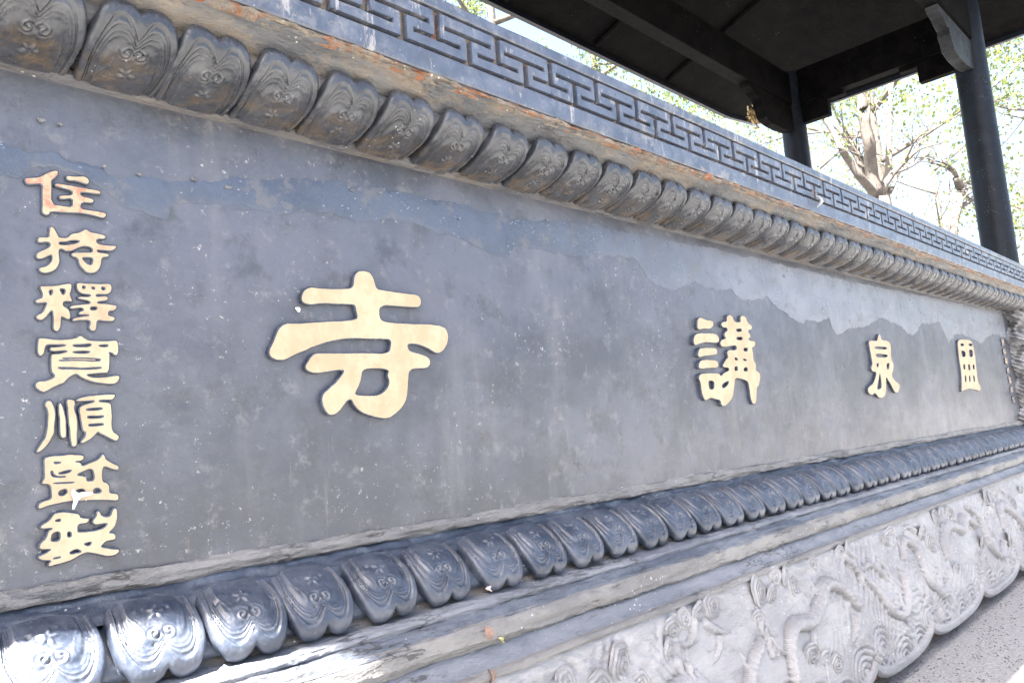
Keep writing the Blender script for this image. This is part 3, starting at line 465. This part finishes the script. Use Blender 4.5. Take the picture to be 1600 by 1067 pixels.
fb=fretblock(); x=1.4375-per*8
while x<X1-.1:
    if x>X0+.1: o=link('fret_block',fb,B); o.location=(x,0.0006*math.sin(x*37),0.0005*math.sin(x*91)); 
    x+=per
# ---- lower mouldings
sweep('sill_strip',[(0.002,.955),(-.008,.950),(-.013,.938),(-.012,.926),(-.002,.919)],MSILL,[.006,.007,.005,.008,.005],seed=21,freq=7,sub=3)
sweep('neck_slope',[(0,.925),(-.012,.912),(-.030,.903),(-.047,.895),(-.060,.880)],MSLOPE,[.002,.005,.006,.005,.002],seed=22,freq=9,sub=4)
backing('base_ovolo',LPR,False,MSLOPE,.012)
sweep('petal_recess',[(-.100,.80),(-.118,.775)],MLIP,[.002,.002],seed=20,sub=4,freq=14)
sweep('petal_ledge',[(-.100,.781),(-.130,.778),(-.155,.776),(-.166,.773),(-.170,.766),(-.166,.758)],MCOVE,[.003,.005,.005,.005,.005,.004],seed=23,freq=8,sub=3)
sweep('ledge_slope',[(-.155,.764),(-.168,.757),(-.185,.747),(-.197,.738),(-.201,.733)],MLEDGE,[.004,.005,.007,.005,.003],seed=24,freq=7,sub=4)
sweep('pale_band',[(-.192,.741),(-.200,.737),(-.205,.728),(-.206,.708),(-.203,.694),(-.192,.686),(-.180,.684)],MSILL,[.001,.004,.004,.005,.009,.007,0],seed=25,freq=6,sub=3)
sweep('cove_moulding',[(-.180,.692),(-.196,.680),(-.204,.668),(-.214,.655),(-.228,.646),(-.236,.643)],MCOVE,[0,.002,.003,.003,.002,.002],seed=26,freq=6,sub=3)
sweep('bead_moulding',[(-.228,.648),(-.240,.646),(-.246,.640),(-.245,.633),(-.236,.628)],MSILL,[.001,.002,.002,.002,.001],seed=27,freq=8,sub=3)
# ---- carved apron
cus=[-.02,.72,1.44,2.16,2.885,3.531,4.316,5.063,5.79,6.52,7.25,8.05]
def zb(x):
    x=np.asarray(x,float); k=np.clip(np.searchsorted(cus,x)-1,0,len(cus)-2); c=np.array(cus); t=np.clip((x-c[k])/(c[k+1]-c[k]),0,1)
    return .205-.062*(1-abs(2*t-1)**3.2)**.8
def ap(x,s):       # apron surface: s=0 top, 1 bottom
    z=.634*(1-s)+zb(x)*s; y=-.236-.115*np.sin(np.clip(s,0,1)*math.pi*.5)**1.2
    return y,z
xa=np.concatenate([np.arange(X0,.9,.03),np.arange(.9,3.6,.0045),np.arange(3.6,5.5,.009),np.arange(5.5,X1,.03),[X1]])
sa=np.linspace(0,1,118); XA,SA=np.meshgrid(xa,sa,indexing='ij'); YA,ZA=ap(XA,SA)
def relief(X,Sv,Z):
    wx=X+.10*fbm(X*5,Z*5,31,3); wz=Z+.10*fbm(X*5+7,Z*5,33,3)
    m=np.clip(fbm(X*3,Z*3,35,3)*2.2+.5,0,1)
    h=.0035*np.sin((wx*90+wz*150))*m + .004*np.sin((wx*-120+wz*110))*(1-m)
    h+=.012*fbm(X*9,Z*9,37,4)+.02*fbm(X*3.1,Z*3.1,41,2)
    sm=lambda a,b,x:(lambda q:q*q*(3-2*q))(np.clip((x-a)/(b-a),0,1))
    r2=np.random.RandomState(12)
    def ridge(x0,z0,x1,z1,w0,w1,g,sharp=1.0):
        nonlocal h
        bx=(X>min(x0,x1)-.12)&(X<max(x0,x1)+.12)
        dx,dz=x1-x0,z1-z0; L2=dx*dx+dz*dz; t=np.clip(((X-x0)*dx+(Z-z0)*dz)/L2,0,1); d=np.hypot(X-x0-t*dx,Z-z0-t*dz); w=w0*(1-t)+w1*t
        h=np.where(bx,np.maximum(h,g*(1-.3*t)*np.sqrt(np.clip(1-(d/w)**2,0,1))+h*.35),h)
    # thick bodies and bars read from the photograph
    def body(pts,w,g):                                  # a coiling body: many short overlapping ridges
        p=np.array(pts,float); q=[]
        for i in range(len(p)-1):
            p0=p[max(i-1,0)];p1=p[i];p2=p[i+1];p3=p[min(i+2,len(p)-1)]
            for t in np.linspace(0,1,6,endpoint=False): q.append(.5*((2*p1)+(-p0+p2)*t+(2*p0-5*p1+4*p2-p3)*t*t+(-p0+3*p1-3*p2+p3)*t**3))
        q.append(p[-1]); n=len(q)
        for i in range(n-1):
            ww=.82*w*(1-.65*abs(2*i/n-1)**3); ridge(*q[i],*q[i+1],ww,ww,.78*g*(1+.10*(i%2)))
    body([(1.62,.40),(1.72,.46),(1.84,.44),(1.92,.36),(2.02,.35),(2.10,.42),(2.20,.47)],.026,.030)
    body([(2.30,.30),(2.34,.40),(2.42,.46),(2.54,.45),(2.64,.48),(2.74,.53),(2.84,.50),(2.90,.42)],.030,.034)
    body([(2.96,.60),(3.03,.52),(3.12,.44),(3.17,.36),(3.28,.32),(3.38,.37),(3.42,.46)],.024,.034)
    body([(3.05,.52),(3.16,.53),(3.24,.47)],.014,.03); body([(3.50,.50),(3.60,.56),(3.70,.50),(3.68,.38),(3.78,.30),(3.90,.34)],.028,.032)
    body([(4.0,.42),(4.08,.50),(4.22,.54),(4.38,.50),(4.5,.54),(4.62,.48)],.032,.036); body([(4.62,.58),(4.74,.50),(4.70,.38),(4.82,.30),(4.95,.36)],.028,.032)
    body([(5.05,.42),(5.2,.52),(5.38,.46),(5.5,.36),(5.65,.42)],.034,.036); body([(5.9,.5),(6.1,.4),(6.3,.5),(6.5,.4)],.035,.035)
    for k in range(110):          # flame and mane strokes
        x=r2.uniform(1.3,7.6); z=r2.uniform(.24,.60); a=r2.uniform(-2.4,-.6) if r2.rand()<.7 else r2.uniform(0,3.1); L=r2.uniform(.02,.045); da=r2.uniform(-.6,.6); w_=r2.uniform(.009,.017); g_=r2.uniform(.012,.024)
        for q in range(4):
            x2,z2=x+L*math.cos(a),z+L*math.sin(a); ridge(x,z,x2,z2,w_*(1-.24*q),w_*(1-.24*(q+1))+.001,g_*(1-.2*q)); x,z=x2,z2; a+=da
    # wave ripples above the rim
    for cx in np.arange(1.5,7.7,.19):
        cz=.20+.05*math.sin(cx*9); d=np.hypot(X-cx,(Z-cz)*1.2); h=h+np.where(d<.13,.0045*np.sin(d*240)*np.clip((.13-d)/.03,0,1),0)
    h=h*sm(0,.06,Sv)
    zr=Z-zb(X); rim=1-sm(.034,.044,zr); h=h*(1-rim)+rim*.022*sm(-.004,.012,zr)
    return h*.9
H=relief(XA,SA,ZA)
V=np.stack([XA,YA-H*.97,ZA+H*.18],2).reshape(-1,3)
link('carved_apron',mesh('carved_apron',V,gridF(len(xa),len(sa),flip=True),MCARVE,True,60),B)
# thickness under the scalloped hem
V=[];nq=5
for x in xa:
    y,z=ap(x,1.0); 
    for k in range(nq): V.append((x,float(y)+.006+k*.02*(1 if k<4 else 1.2),float(z)+(.0 if k<4 else .02)-.002*(k==1)))
link('apron_hem',mesh('apron_hem',np.array(V),gridF(len(xa),nq),MCARVE),B)
# cloud scrolls
def scroll(r,turns,sd):
    NR,NA=26,40; rr_=np.linspace(0,1,NR)**.9; an=np.linspace(0,2*math.pi,NA,endpoint=False); RR,AA=np.meshgrid(rr_,an,indexing='ij')
    rad=r*RR*(1+.05*np.sin(AA*5+sd)+.04*np.sin(AA*3+sd*2))
    h=.20*r*np.sqrt(np.clip(1-RR**4,0,1))+.07*r*np.cos(2*math.pi*turns*RR-AA)*np.clip((1-RR)*4,0,1)+.12*r*np.exp(-(RR/.2)**2)
    V=np.stack([rad*np.cos(AA),-h,rad*np.sin(AA)],2).reshape(-1,3)
    F=[]
    for i in range(NR-1):
        for j in range(NA): a=i*NA+j;b=i*NA+(j+1)%NA; F.append([a,b,b+NA,a+NA])
    return mesh('cloud_scroll',V,np.array(F),MCARVE)
sc=[scroll(.042,3.2,1),scroll(.034,2.5,2),scroll(.05,3.8,3)]
spots=[(1.80,.585,0),(1.87,.60,1),(1.94,.595,0),(2.02,.605,0),(1.76,.545,1),(2.30,.590,2),(2.37,.565,0),(2.43,.612,1),(2.53,.565,0),(2.50,.600,1),(2.24,.52,1),(2.25,.47,1),(2.26,.43,1),(2.55,.33,1),(2.47,.36,0),(2.62,.30,0),(2.72,.61,1),(2.95,.60,0),(3.04,.61,1),(3.42,.58,0),(3.5,.60,1),(3.56,.55,1),(3.85,.55,0),(3.9,.5,2),(4.12,.585,0),(4.2,.60,1),(4.32,.58,0),(4.05,.35,0),(4.6,.40,2),(4.9,.57,0),(5.0,.585,2),(5.12,.57,0),(5.25,.58,1),(5.05,.35,2),(5.5,.5,2),(5.8,.55,0),(6.0,.5,2),(6.3,.55,0),(1.6,.50,0),(1.55,.56,2),(1.45,.53,0),(1.35,.57,1)]
for k,(x,z,q) in enumerate(spots):
    s=(.634-z)/(.634-float(zb(x))); y,_=ap(x,s)
    o=link('cloud_scroll',sc[q],B); o.location=Vector((x,float(y)-.002,z)); o.rotation_euler=(R_(-12),R_(random.uniform(0,360)),0)
    f=random.uniform(.85,1.2); o.scale=(f,f,f)
for o in list(B.children):
    if o.name.startswith(('cloud_scroll','lotus_petal','fret_block')): o.matrix_parent_inverse=Matrix.Translation(-Vector(B.location))
boxm('brick_base',X0+.1,X1-.1,-.262,1.9,ZG-.02,.30,MBRICK,B)
# dragon column closing the far end of the board
def dragon_col():
    t=np.linspace(0,1,150); a=np.linspace(0,1,60); T,A=np.meshgrid(t,a,indexing='ij'); th=A*math.pi
    r=.17+.05*fbm(T*14,A*4,51,4)+.035*np.sin(T*26+A*7)+.012*np.sin(T*160+A*50)+.018*np.sin(A*30+fbm(T*6,A*3,5)*6)
    X=7.66-r*1.35*np.cos(th); Y=.02-r*.8*np.sin(th); Z=.935+.93*T
    return mesh('dragon_column',np.stack([X,Y,Z],2).reshape(-1,3),gridF(150,60,flip=False),MCARVE,True,50)
link('dragon_column',dragon_col(),B)['label']='gnarled carved dragon column at the far end of the board'
# debris lying on the burner
def leafscrap(name,loc,size,mat,label,cat,rot=(0,0,0),group=None,sd=0):
    r=random.Random(sd); n=9; V=[];F=[]
    for i in range(n):
        t=i/(n-1); wd=math.sin(t*math.pi)**.7*size*.34*(.7+.5*r.random())+.0004
        cur=math.sin(t*3.2)*size*.25
        for q in(-1,0,1): V.append((t*size+r.uniform(-.05,.05)*size,q*wd,cur+abs(q)*wd*.8+r.uniform(-.04,.04)*size))
    for i in range(n-1):
        for q in range(2): a=i*3+q; F.append([a,a+1,a+4,a+3])
    me=mesh(name,V,F,mat); o=link(name,me); o.location=loc; o.rotation_euler=rot; md=o.modifiers.new('s','SOLIDIFY'); md.thickness=.0012
    return tag(o,label,cat,group)
MLEAFD=m_simple('dry_leaf',(.24,.16,.13),.7,.4,60); MLEAFY=m_simple('yellow_leaf',(.40,.38,.16),.6,.3,60)
leafscrap('dry_leaf',(1.150,-.212,.735),.032,MLEAFD,'curled pinkish-brown dry leaf hanging over the pale band','leaf',(1.2,1.3,-.6),sd=1)
leafscrap('dry_leaf',(1.128,-.238,.654),.030,MLEAFD,'small brown leaf stalk stuck on the cove moulding near the bottom of the photo','leaf',(1.3,1.5,.2),sd=2)
leafscrap('yellow_leaf',(1.19,-.210,.70),.018,MLEAFY,'tiny greenish-yellow leaf scrap under the pale band','leaf',(1.2,.9,.3),sd=3)
leafscrap('seed_fluff',(1.222,-.143,.795),.020,m_simple('fluff',(.6,.5,.44),.8,.2,60),'whitish seed fluff caught between two lower lotus petals','fluff',(1.2,.5,.3),sd=4)
leafscrap('dry_leaf',(3.235,-.204,2.11),.03,MLEAFD,'brown leaf scrap in a groove of the fret band','leaf',(1.4,1.2,.3),sd=5)
leafscrap('white_thread',(3.26,-.206,2.085),.05,MWHITE,'white shred hanging from the fret band','shred',(1.4,1.45,.3),sd=6)
# ================================================================ CANOPY
K=empty('canopy',(3.69,.975,2.2)); tag(K,'dark timber canopy on round black posts sheltering the incense burner','canopy')
def tube(name,pts,rad,mat,parent=None,seg=14,smooth=True,link_=True):
    V=[];F=[]; pts=[Vector(p) for p in pts]
    for i,p in enumerate(pts):
        d=(pts[min(i+1,len(pts)-1)]-pts[max(i-1,0)]).normalized(); q=d.to_track_quat('Z','Y')
        r=rad[i] if isinstance(rad,(list,tuple)) else rad
        for k in range(seg):
            a=k*2*math.pi/seg; V.append(p+q@Vector((r*math.cos(a),r*math.sin(a),0)))
    for i in range(len(pts)-1):
        for k in range(seg): a=i*seg+k;b=i*seg+(k+1)%seg; F.append([a,b,b+seg,a+seg])
    F.append(list(range(seg))[::-1]); F.append([(len(pts)-1)*seg+k for k in range(seg)])
    if not link_: return V,F
    return link(name,mesh(name,V,F,mat,smooth,50),parent)
XP=(-.72,8.08); YP=((.10,.135),(1.85,.13))
for x in XP:
    for y,r in YP: tube('post',[(x,y,2.02),(x,y,2.9),(x,y,3.8),(x,y,4.9)],[r*1.04,r*1.03,r*1.01,r],MPOST,K,36)
def solid(name,poly,axis,c0,c1,mat,parent,bev=.004):     # polygon in (a,z) extruded along the other axis
    bm=bmesh.new(); vs=[bm.verts.new((c0,a,z) if axis=='x' else (a,c0,z)) for a,z in poly]; f=bm.faces.new(vs)
    r=bmesh.ops.extrude_face_region(bm,geom=[f]); 
    for v in r['geom']:
        if isinstance(v,bmesh.types.BMVert): v.co+=Vector(((c1-c0),0,0) if axis=='x' else (0,c1-c0,0))
    bmesh.ops.recalc_face_normals(bm,faces=bm.faces)
    if bev: bmesh.ops.bevel(bm,geom=list(bm.edges),offset=bev,segments=1,affect='EDGES')
    me=bpy.data.meshes.new(name); bm.to_mesh(me); bm.free(); me.materials.append(mat); return link(name,me,parent)
for x in XP:                                        # lintels across the burner with stepped brackets
    solid('cross_lintel',[(.23,4.52),(1.72,4.52),(1.72,4.90),(.23,4.90)],'x',x-.06,x+.06,MDARK,K)
    solid('stepped_bracket',[(.225,4.295),(.546,4.295),(.546,4.46),(.71,4.46),(.71,4.515),(.225,4.515)],'x',x-.045,x+.045,MDARK,K)
    solid('stepped_bracket',[(1.725,4.295),(1.44,4.295),(1.44,4.46),(1.265,4.46),(1.265,4.515),(1.725,4.515)],'x',x-.045,x+.045,MDARK,K)
for y,_ in YP:                                      # long beams
    boxm('long_beam',XP[0]+.13,XP[1]-.13,y-.07,y+.07,4.50,4.86,MDARK,K,.006)
    br=[(0,4.495),(0,4.22),(.10,4.19),(.30,4.17),(.50,4.17),(.66,4.20),(.70,4.28),(.73,4.31),(.72,4.37),(.82,4.40),(.86,4.43),(.98,4.46),(1.0,4.495)]
    solid('carved_bracket',[(XP[1]-.12-a,z) for a,z in br],'y',y-.05,y+.05,MDARKG if y<1 else MDARK,K)
    solid('carved_bracket',[(XP[0]+.12+a,z) for a,z in br],'y',y-.05,y+.05,MDARK,K)
# purlins and the hipped roof
RX0,RX1,RYn,RYf=-2.15,9.75,-1.13,3.08
def zroof(x,y):
    cx,cy=3.8,.975; dy=abs(y-cy)/2.1; dx=max(0,(abs(x-cx)-3.6)/2.35)
    d=max(dy,dx); z=5.95-.80*min(d,1)**.9-.0*dx
    cor=max(0,dy-.7)*max(0,dx-.7)
    return z+1.0*cor
def rpt(u,v):     # plain rectangular plan, before the near corners are cut back
    x=RX0+(RX1-RX0)*u; y=RYn+(RYf-RYn)*v; return x,y
NX,NY=80,34
top=[];bot=[]
for i in range(NX):
    for j in range(NY):
        u=i/(NX-1);v=j/(NY-1); x,y=rpt(u,v)
        # unseen near corners cut back, shaped to let sun reach the lower petals
        yn=float(np.interp(min(x,7.6-x),[-2.15,-2.05,-1.85,-1.62,-1.45,-1.2],[-.45,-.46,-.50,-.62,-.88,RYn]))
        y=max(y,yn) if j==0 else max(y,yn+(j*.001))
        z=zroof(x,y); top.append((x,y,z+.13)); bot.append((x,y,z))
me=mesh('roof_boarding',np.array(bot),gridF(NX,NY,flip=True),MDARK,True); link('roof_boarding',me,K)
# tiles as long rolls over the slope, joined: nothing of them shows
V=np.array(top); V[:,2]+=.03*np.cos(V[:,0]*40)
link('roof_tiles',mesh('roof_tiles',V,gridF(NX,NY),m_simple('dark_tiles',(.05,.052,.06)),True),K)
def eave(name,pts,h0,h1):
    V=[];F=[]
    for (x,y,z),(nx,ny) in pts:
        for (a,b) in ((0,h0),(.05,h0),(.05,h1),(0,h1)): V.append((x+nx*a,y+ny*a,z+b))
    n=len(pts)
    for i in range(n-1):
        for k in range(4): a=i*4+k;b=i*4+(k+1)%4; F.append([a,b,b+4,a+4])
    F+= [[0,3,2,1],[(n-1)*4+k for k in range(4)]]
    return link(name,mesh(name,V,F,MPOST,False),K)
for j,ny in ((0,-1),(NY-1,1)):
    eave('eave_board',[(bot[i*NY+j],(0,ny)) for i in range(NX)],-.05,.15)
for i,nx in ((0,-1),(NX-1,1)):
    eave('gable_board',[(bot[i*NY+j],(nx,0)) for j in range(NY)],-.05,.15)
# purlins under the boarding
for y in (-.55,.60,2.5):
    z=min(zroof(3.8,y),9)-.075; tube('purlin',[(-1.2,y,z),(8.9,y,z)],.065,MDARK,K,12)
nr=0
for x in np.arange(-.6,8.9,1.35):                    # rafters
    for s in(0,1):
        yy=[.95,.4,-.2,-.75,-1.08] if s==0 else [1.0,1.6,2.2,2.7,3.03]
        if x>8.3: continue
        tube('rafter',[(x,y,zroof(x,y)-.02) for y in yy],.028,MDARK,K,8)
# nest of dead leaves caught at the eave
nb=[]; r=random.Random(3); V=[];F=[]
for k in range(260):
    c=Vector((r.gauss(0,.045),r.gauss(0,.03),r.gauss(0,.06))); d=Vector((r.uniform(-1,1),r.uniform(-1,1),r.uniform(-1,1))).normalized()*.03; e=d.orthogonal().normalized()*.010
    b=len(V); V+= [c-d,c+e,c+d,c-e]; F.append([b,b+1,b+2,b+3])
o=link('leaf_clump',mesh('leaf_clump',V,F,m_simple('straw',(.42,.30,.15),.8,.3,30),False)); o.location=Vector((7.736,2.120,4.451))
o.location.z-=.02; tag(o,'tan clump of dead leaves caught under the far eave of the canopy','leaf clump')
# ================================================================ TREES
def m_leaf(name,a,b,tr=.6):
    s=NB(name); c=s.mix(s.ramp(s.noise(2.2,3,.6),.35,.65),a,b); s.l(c,s.b.inputs['Base Color']); s.b.inputs['Roughness'].default_value=.5
    t=s.n('ShaderNodeBsdfTranslucent'); s.l(c,t.inputs[0]); mx=s.n('ShaderNodeMixShader'); mx.inputs[0].default_value=tr
    s.l(s.b.outputs[0],mx.inputs[1]); s.l(t.outputs[0],mx.inputs[2]); s.l(mx.outputs[0],s.out.inputs[0]); return s.m
MLF1=m_leaf('spring_leaf',(.09,.125,.035),(.17,.21,.065)); MLF2=m_leaf('pale_leaf',(.10,.13,.035),(.19,.22,.07)); MLF3=m_leaf('far_leaf',(.10,.12,.07),(.16,.18,.11))
def m_bark(name,a,b):
    s=NB(name); c=s.mix(s.ramp(s.noise(9,6,.7,(1,1,.3)),.35,.65),a,b); c=s.mix(s.ramp(s.noise(3,4,.7,off=(3,3,3)),.55,.65),c,(.10,.092,.082))
    return s.fin(c,.85,[(s.noise(30,5,.7,(1,1,.3)),.6,.02)],spec=.2)
MBARK=m_bark('pale_bark',(.07,.062,.056),(.115,.10,.09))
nrng=np.random.RandomState(21)
def crown(name,centres,n,size,spread,mat,parent):
    Cc=np.array(centres); k=nrng.randint(0,len(Cc),n); P=Cc[k]+nrng.normal(0,1,(n,3))*np.array(spread)
    d=nrng.normal(0,1,(n,3)); d/=np.linalg.norm(d,axis=1)[:,None]; up=nrng.normal(0,1,(n,3)); e=np.cross(d,up); e/=np.linalg.norm(e,axis=1)[:,None]
    s=size*nrng.uniform(.6,1.25,(n,1)); nn=np.cross(d,e)
    V=np.stack([P-d*s*.5,P-d*s*.1+e*s*.42+nn*s*.08,P+d*s*.6,P-d*s*.1-e*s*.42+nn*s*.08],1).reshape(-1,3)
    F=np.arange(4*n).reshape(n,4); return link(name,mesh(name,V,F,mat,False),parent)
def branchset(name,polys,parent,mat=MBARK,seg=9):
    V=[];F=[]
    for pts,rad in polys:
        # subdivide and roughen
        P=[Vector(p) for p in pts]; Q=[];Rr=[]
        for i in range(len(P)-1):
            for k in range(4):
                t=k/4; Q.append(P[i].lerp(P[i+1],t)); Rr.append(rad[i]*(1-t)+rad[i+1]*t)
        Q.append(P[-1]); Rr.append(rad[-1])
        Q=[q+Vector((random.gauss(0,.03*r_),random.gauss(0,.03*r_),0)) for q,r_ in zip(Q,Rr)]
        v,f=tube('',Q,[r_*random.uniform(.97,1.03) for r_ in Rr],mat,seg=seg,link_=False); b=len(V); V+=v; F+=[[i+b for i in ff] for ff in f]
    return link(name,mesh(name,V,F,mat,True),parent)
def twigs(start,dirn,L,r,depth,out,tips,rnd,droop=0):
    n=4; p=Vector(start); d=Vector(dirn).normalized(); pts=[p.copy()]; rad=[r]
    for k in range(n):
        d=(d+Vector((rnd.gauss(0,.18),rnd.gauss(0,.18),rnd.gauss(.02-droop,.14)))).normalized(); p=p+d*L/n; pts.append(p.copy()); rad.append(r*(1-.6*(k+1)/n))
        if depth>0 and k>=1:
            for q in range(rnd.choice([1,2])):
                dd=(d+Vector((rnd.gauss(0,.7),rnd.gauss(0,.7),rnd.gauss(.1-droop,.5)))).normalized(); twigs(p,dd,L*.6,r*(1-.6*(k+1)/n)*.6,depth-1,out,tips,rnd,droop)
        if depth<=1: tips.append(tuple(p))
    out.append((pts,rad))
def tree(name,label,base,stems,leafmat,n,size,spread,seed,depth=2,droop=0,group='trees behind the burner',L=1.6):
    rnd=random.Random(seed); b=Vector(base); t=empty(name,b); tag(t,label,'tree',group)
    polys=[];tips=[]
    for pts,rad in stems:
        polys.append((pts,rad)); P=[Vector(p) for p in pts]
        for k in range(1,len(P)):
            if k>=len(P)-3:
                for q in range(2):
                    d=(P[k]-P[k-1]).normalized()+Vector((rnd.gauss(0,.6),rnd.gauss(0,.6),rnd.gauss(.1,.4))); twigs(P[k],d,L,rad[k]*.45,depth,polys,tips,rnd,droop)
    branchset('trunk',polys,t)
    if n: crown('crown',tips,n,size,spread,leafmat,t)
    return t
# the forked pale tree seen under the lintel (placed by its fork, 14 m off)
fork=Vector((14.10,3.00,4.85)); root=Vector((fork.x+.1,fork.y+.1,ZG))
st=[([root,Vector((fork.x+.05,fork.y+.05,2.4)),fork],[.27,.23,.17]),
 ([(14.02,3.00,4.88),(13.34,3.00,5.09),(13.20,3.10,5.40),(12.93,3.10,5.53),(12.98,3.20,5.83),(12.93,3.30,6.13),(12.96,3.50,6.65),(12.61,3.60,7.18)],[0.085, 0.07, 0.065, 0.058, 0.052, 0.046, 0.04, 0.02]),
 ([(14.03,3.00,4.90),(13.94,3.00,5.35),(13.70,2.90,5.74),(13.61,2.90,6.24),(13.67,2.90,6.80),(14.09,2.90,7.59),(14.35,3.00,8.48)],[0.12, 0.11, 0.105, 0.095, 0.07, 0.05, 0.03]),
 ([(14.33,3.00,4.96),(15.18,3.10,5.57),(15.45,3.10,6.20),(16.11,3.20,7.00),(16.38,3.20,7.62),(17.39,3.30,8.68)],[0.075, 0.065, 0.058, 0.05, 0.045, 0.03]),
 ([(14.77,3.00,5.08),(15.44,3.00,5.59),(16.08,3.00,6.01),(17.61,3.10,6.70)],[0.05, 0.038, 0.03, 0.015]),
 ([(13.98,3.00,5.39),(13.81,3.10,5.59),(13.36,3.10,5.58)],[0.035, 0.028, 0.018])]
tree('forked_tree','pale multi-stemmed tree forking just above the burner rim between the two posts',root,st,MLF1,1100,.065,(.22,.22,.2),4,depth=2,L=1.1)
f2=Vector((15.35,2.20,4.33)); st=[([Vector((f2.x,f2.y,ZG)),Vector((f2.x,f2.y,2.5)),f2,(15.81,2.20,4.72),(16.31,2.20,5.13),(16.14,2.20,5.40)],[.17,.14,.09,.085,.08,.075]),
 ([(15.90,2.20,4.74),(16.56,2.20,4.95),(18.16,2.30,5.44),(20.62,2.40,6.12)],[0.05, 0.045, 0.035, 0.02]), ([(16.36,2.20,5.14),(16.81,2.20,5.43),(17.84,2.30,5.86),(19.01,2.30,6.53)],[0.045, 0.035, 0.028, 0.015])]
tree('pruned_tree','pruned pale tree with a cut-off stub just left of the near post',Vector((f2.x,f2.y,ZG)),st,MLF1,220,.08,(.15,.15,.15),9,depth=1,L=.6)
# leafy trees: crowns with leaves one can see
def leafy(name,label,base,h,rad,mat,n,size,seed,cz,sp,spread=(.5,.5,.4),droop=.05,L=1.6,depth=2,nb=9):
    rnd=random.Random(seed); b=Vector(base); t=empty(name,b); tag(t,label,'tree','trees behind the burner'); polys=[];tips=[]
    topp=b+Vector((rnd.uniform(-.4,.4),rnd.uniform(-.4,.4),h)); polys.append(([b,b.lerp(topp,.35)+Vector((.15,0,0)),b.lerp(topp,.7),topp],[rad,rad*.8,rad*.5,rad*.15]))
    for k in range(nb):
        t0=b.lerp(topp,cz+(1-cz)*k/nb); a=k*2.4+rnd.random(); d=Vector((math.cos(a),math.sin(a),.45)); l=sp*(1-.4*k/nb)
        pts=[t0,t0+d*l*.5,t0+d*l+Vector((0,0,.1))]; polys.append((pts,[rad*.35,rad*.22,rad*.12]))
        twigs(pts[1],d,L,rad*.14,depth,polys,tips,rnd,droop); twigs(pts[2],d,L,rad*.11,depth,polys,tips,rnd,droop)
    branchset('trunk',polys,t,seg=7); crown('crown',tips,n,size,spread,mat,t); return t
# near leafy tree on the right, its branches reach over the canopy end
leafy('broadleaf_tree','bright green leafy tree behind the near post at the right edge',(16.5,-1.0,ZG),8.6,.20,MLF2,7000,.085,11,.42,2.1,(.20,.20,.16))
leafy('broadleaf_tree','yellow-green leafy tree whose boughs hang below the stepped lintel',(17.5,3.9,ZG),10.5,.20,MLF1,6000,.08,12,.50,2.3,(.20,.20,.16))
leafy('willow_tree','light green feathery tree above the fret band left of the canopy eave',(11.6,9.6,ZG),13.0,.22,MLF1,11000,.08,13,.52,2.6,(.24,.24,.3),.3)
leafy('willow_tree','feathery tree right of the other one above the fret band, under the eave line',(15.8,9.9,ZG),11.5,.22,MLF1,9000,.08,14,.5,2.3,(.24,.24,.3),.3)
# distant thin trees
for k,(x,y,h) in enumerate([(26,9,11),(33,7,12),(38,12,15),(30,3,9),(45,5,13),(24,14,12)]):
    leafy('distant_tree',['thin distant tree left of the forked trunk','distant thin tree between forked trunk and near post','tall faint tree far behind the forked trunk','low faint tree behind the pruned tree','faint far tree at the right edge','far tree left of the far post'][k],(x,y,ZG),h,.16,MLF3,1500,.10,30+k,.3,2.8,(.6,.6,.5),0,1.8)
# loose stones on the asphalt
V=[];F=[]; r=random.Random(8)
for k in range(2600):
    x=r.uniform(2.6,7.0); y=r.uniform(-1.0,-.30)
    if y<-.79: continue
    q=r.uniform(.0015,.005); b=len(V); z=ZG+.001
    V+= [(x-q,y,z),(x,y-q,z),(x+q,y,z),(x,y+q,z),(x+r.uniform(-.3,.3)*q,y,z+q*.9)]; F+= [[b,b+1,b+4],[b+1,b+2,b+4],[b+2,b+3,b+4],[b+3,b,b+4]]
o=link('grit',mesh('grit',V,F,m_simple('grit_stone',(.10,.10,.105),.8,.6,300),False)); o['kind']='stuff'
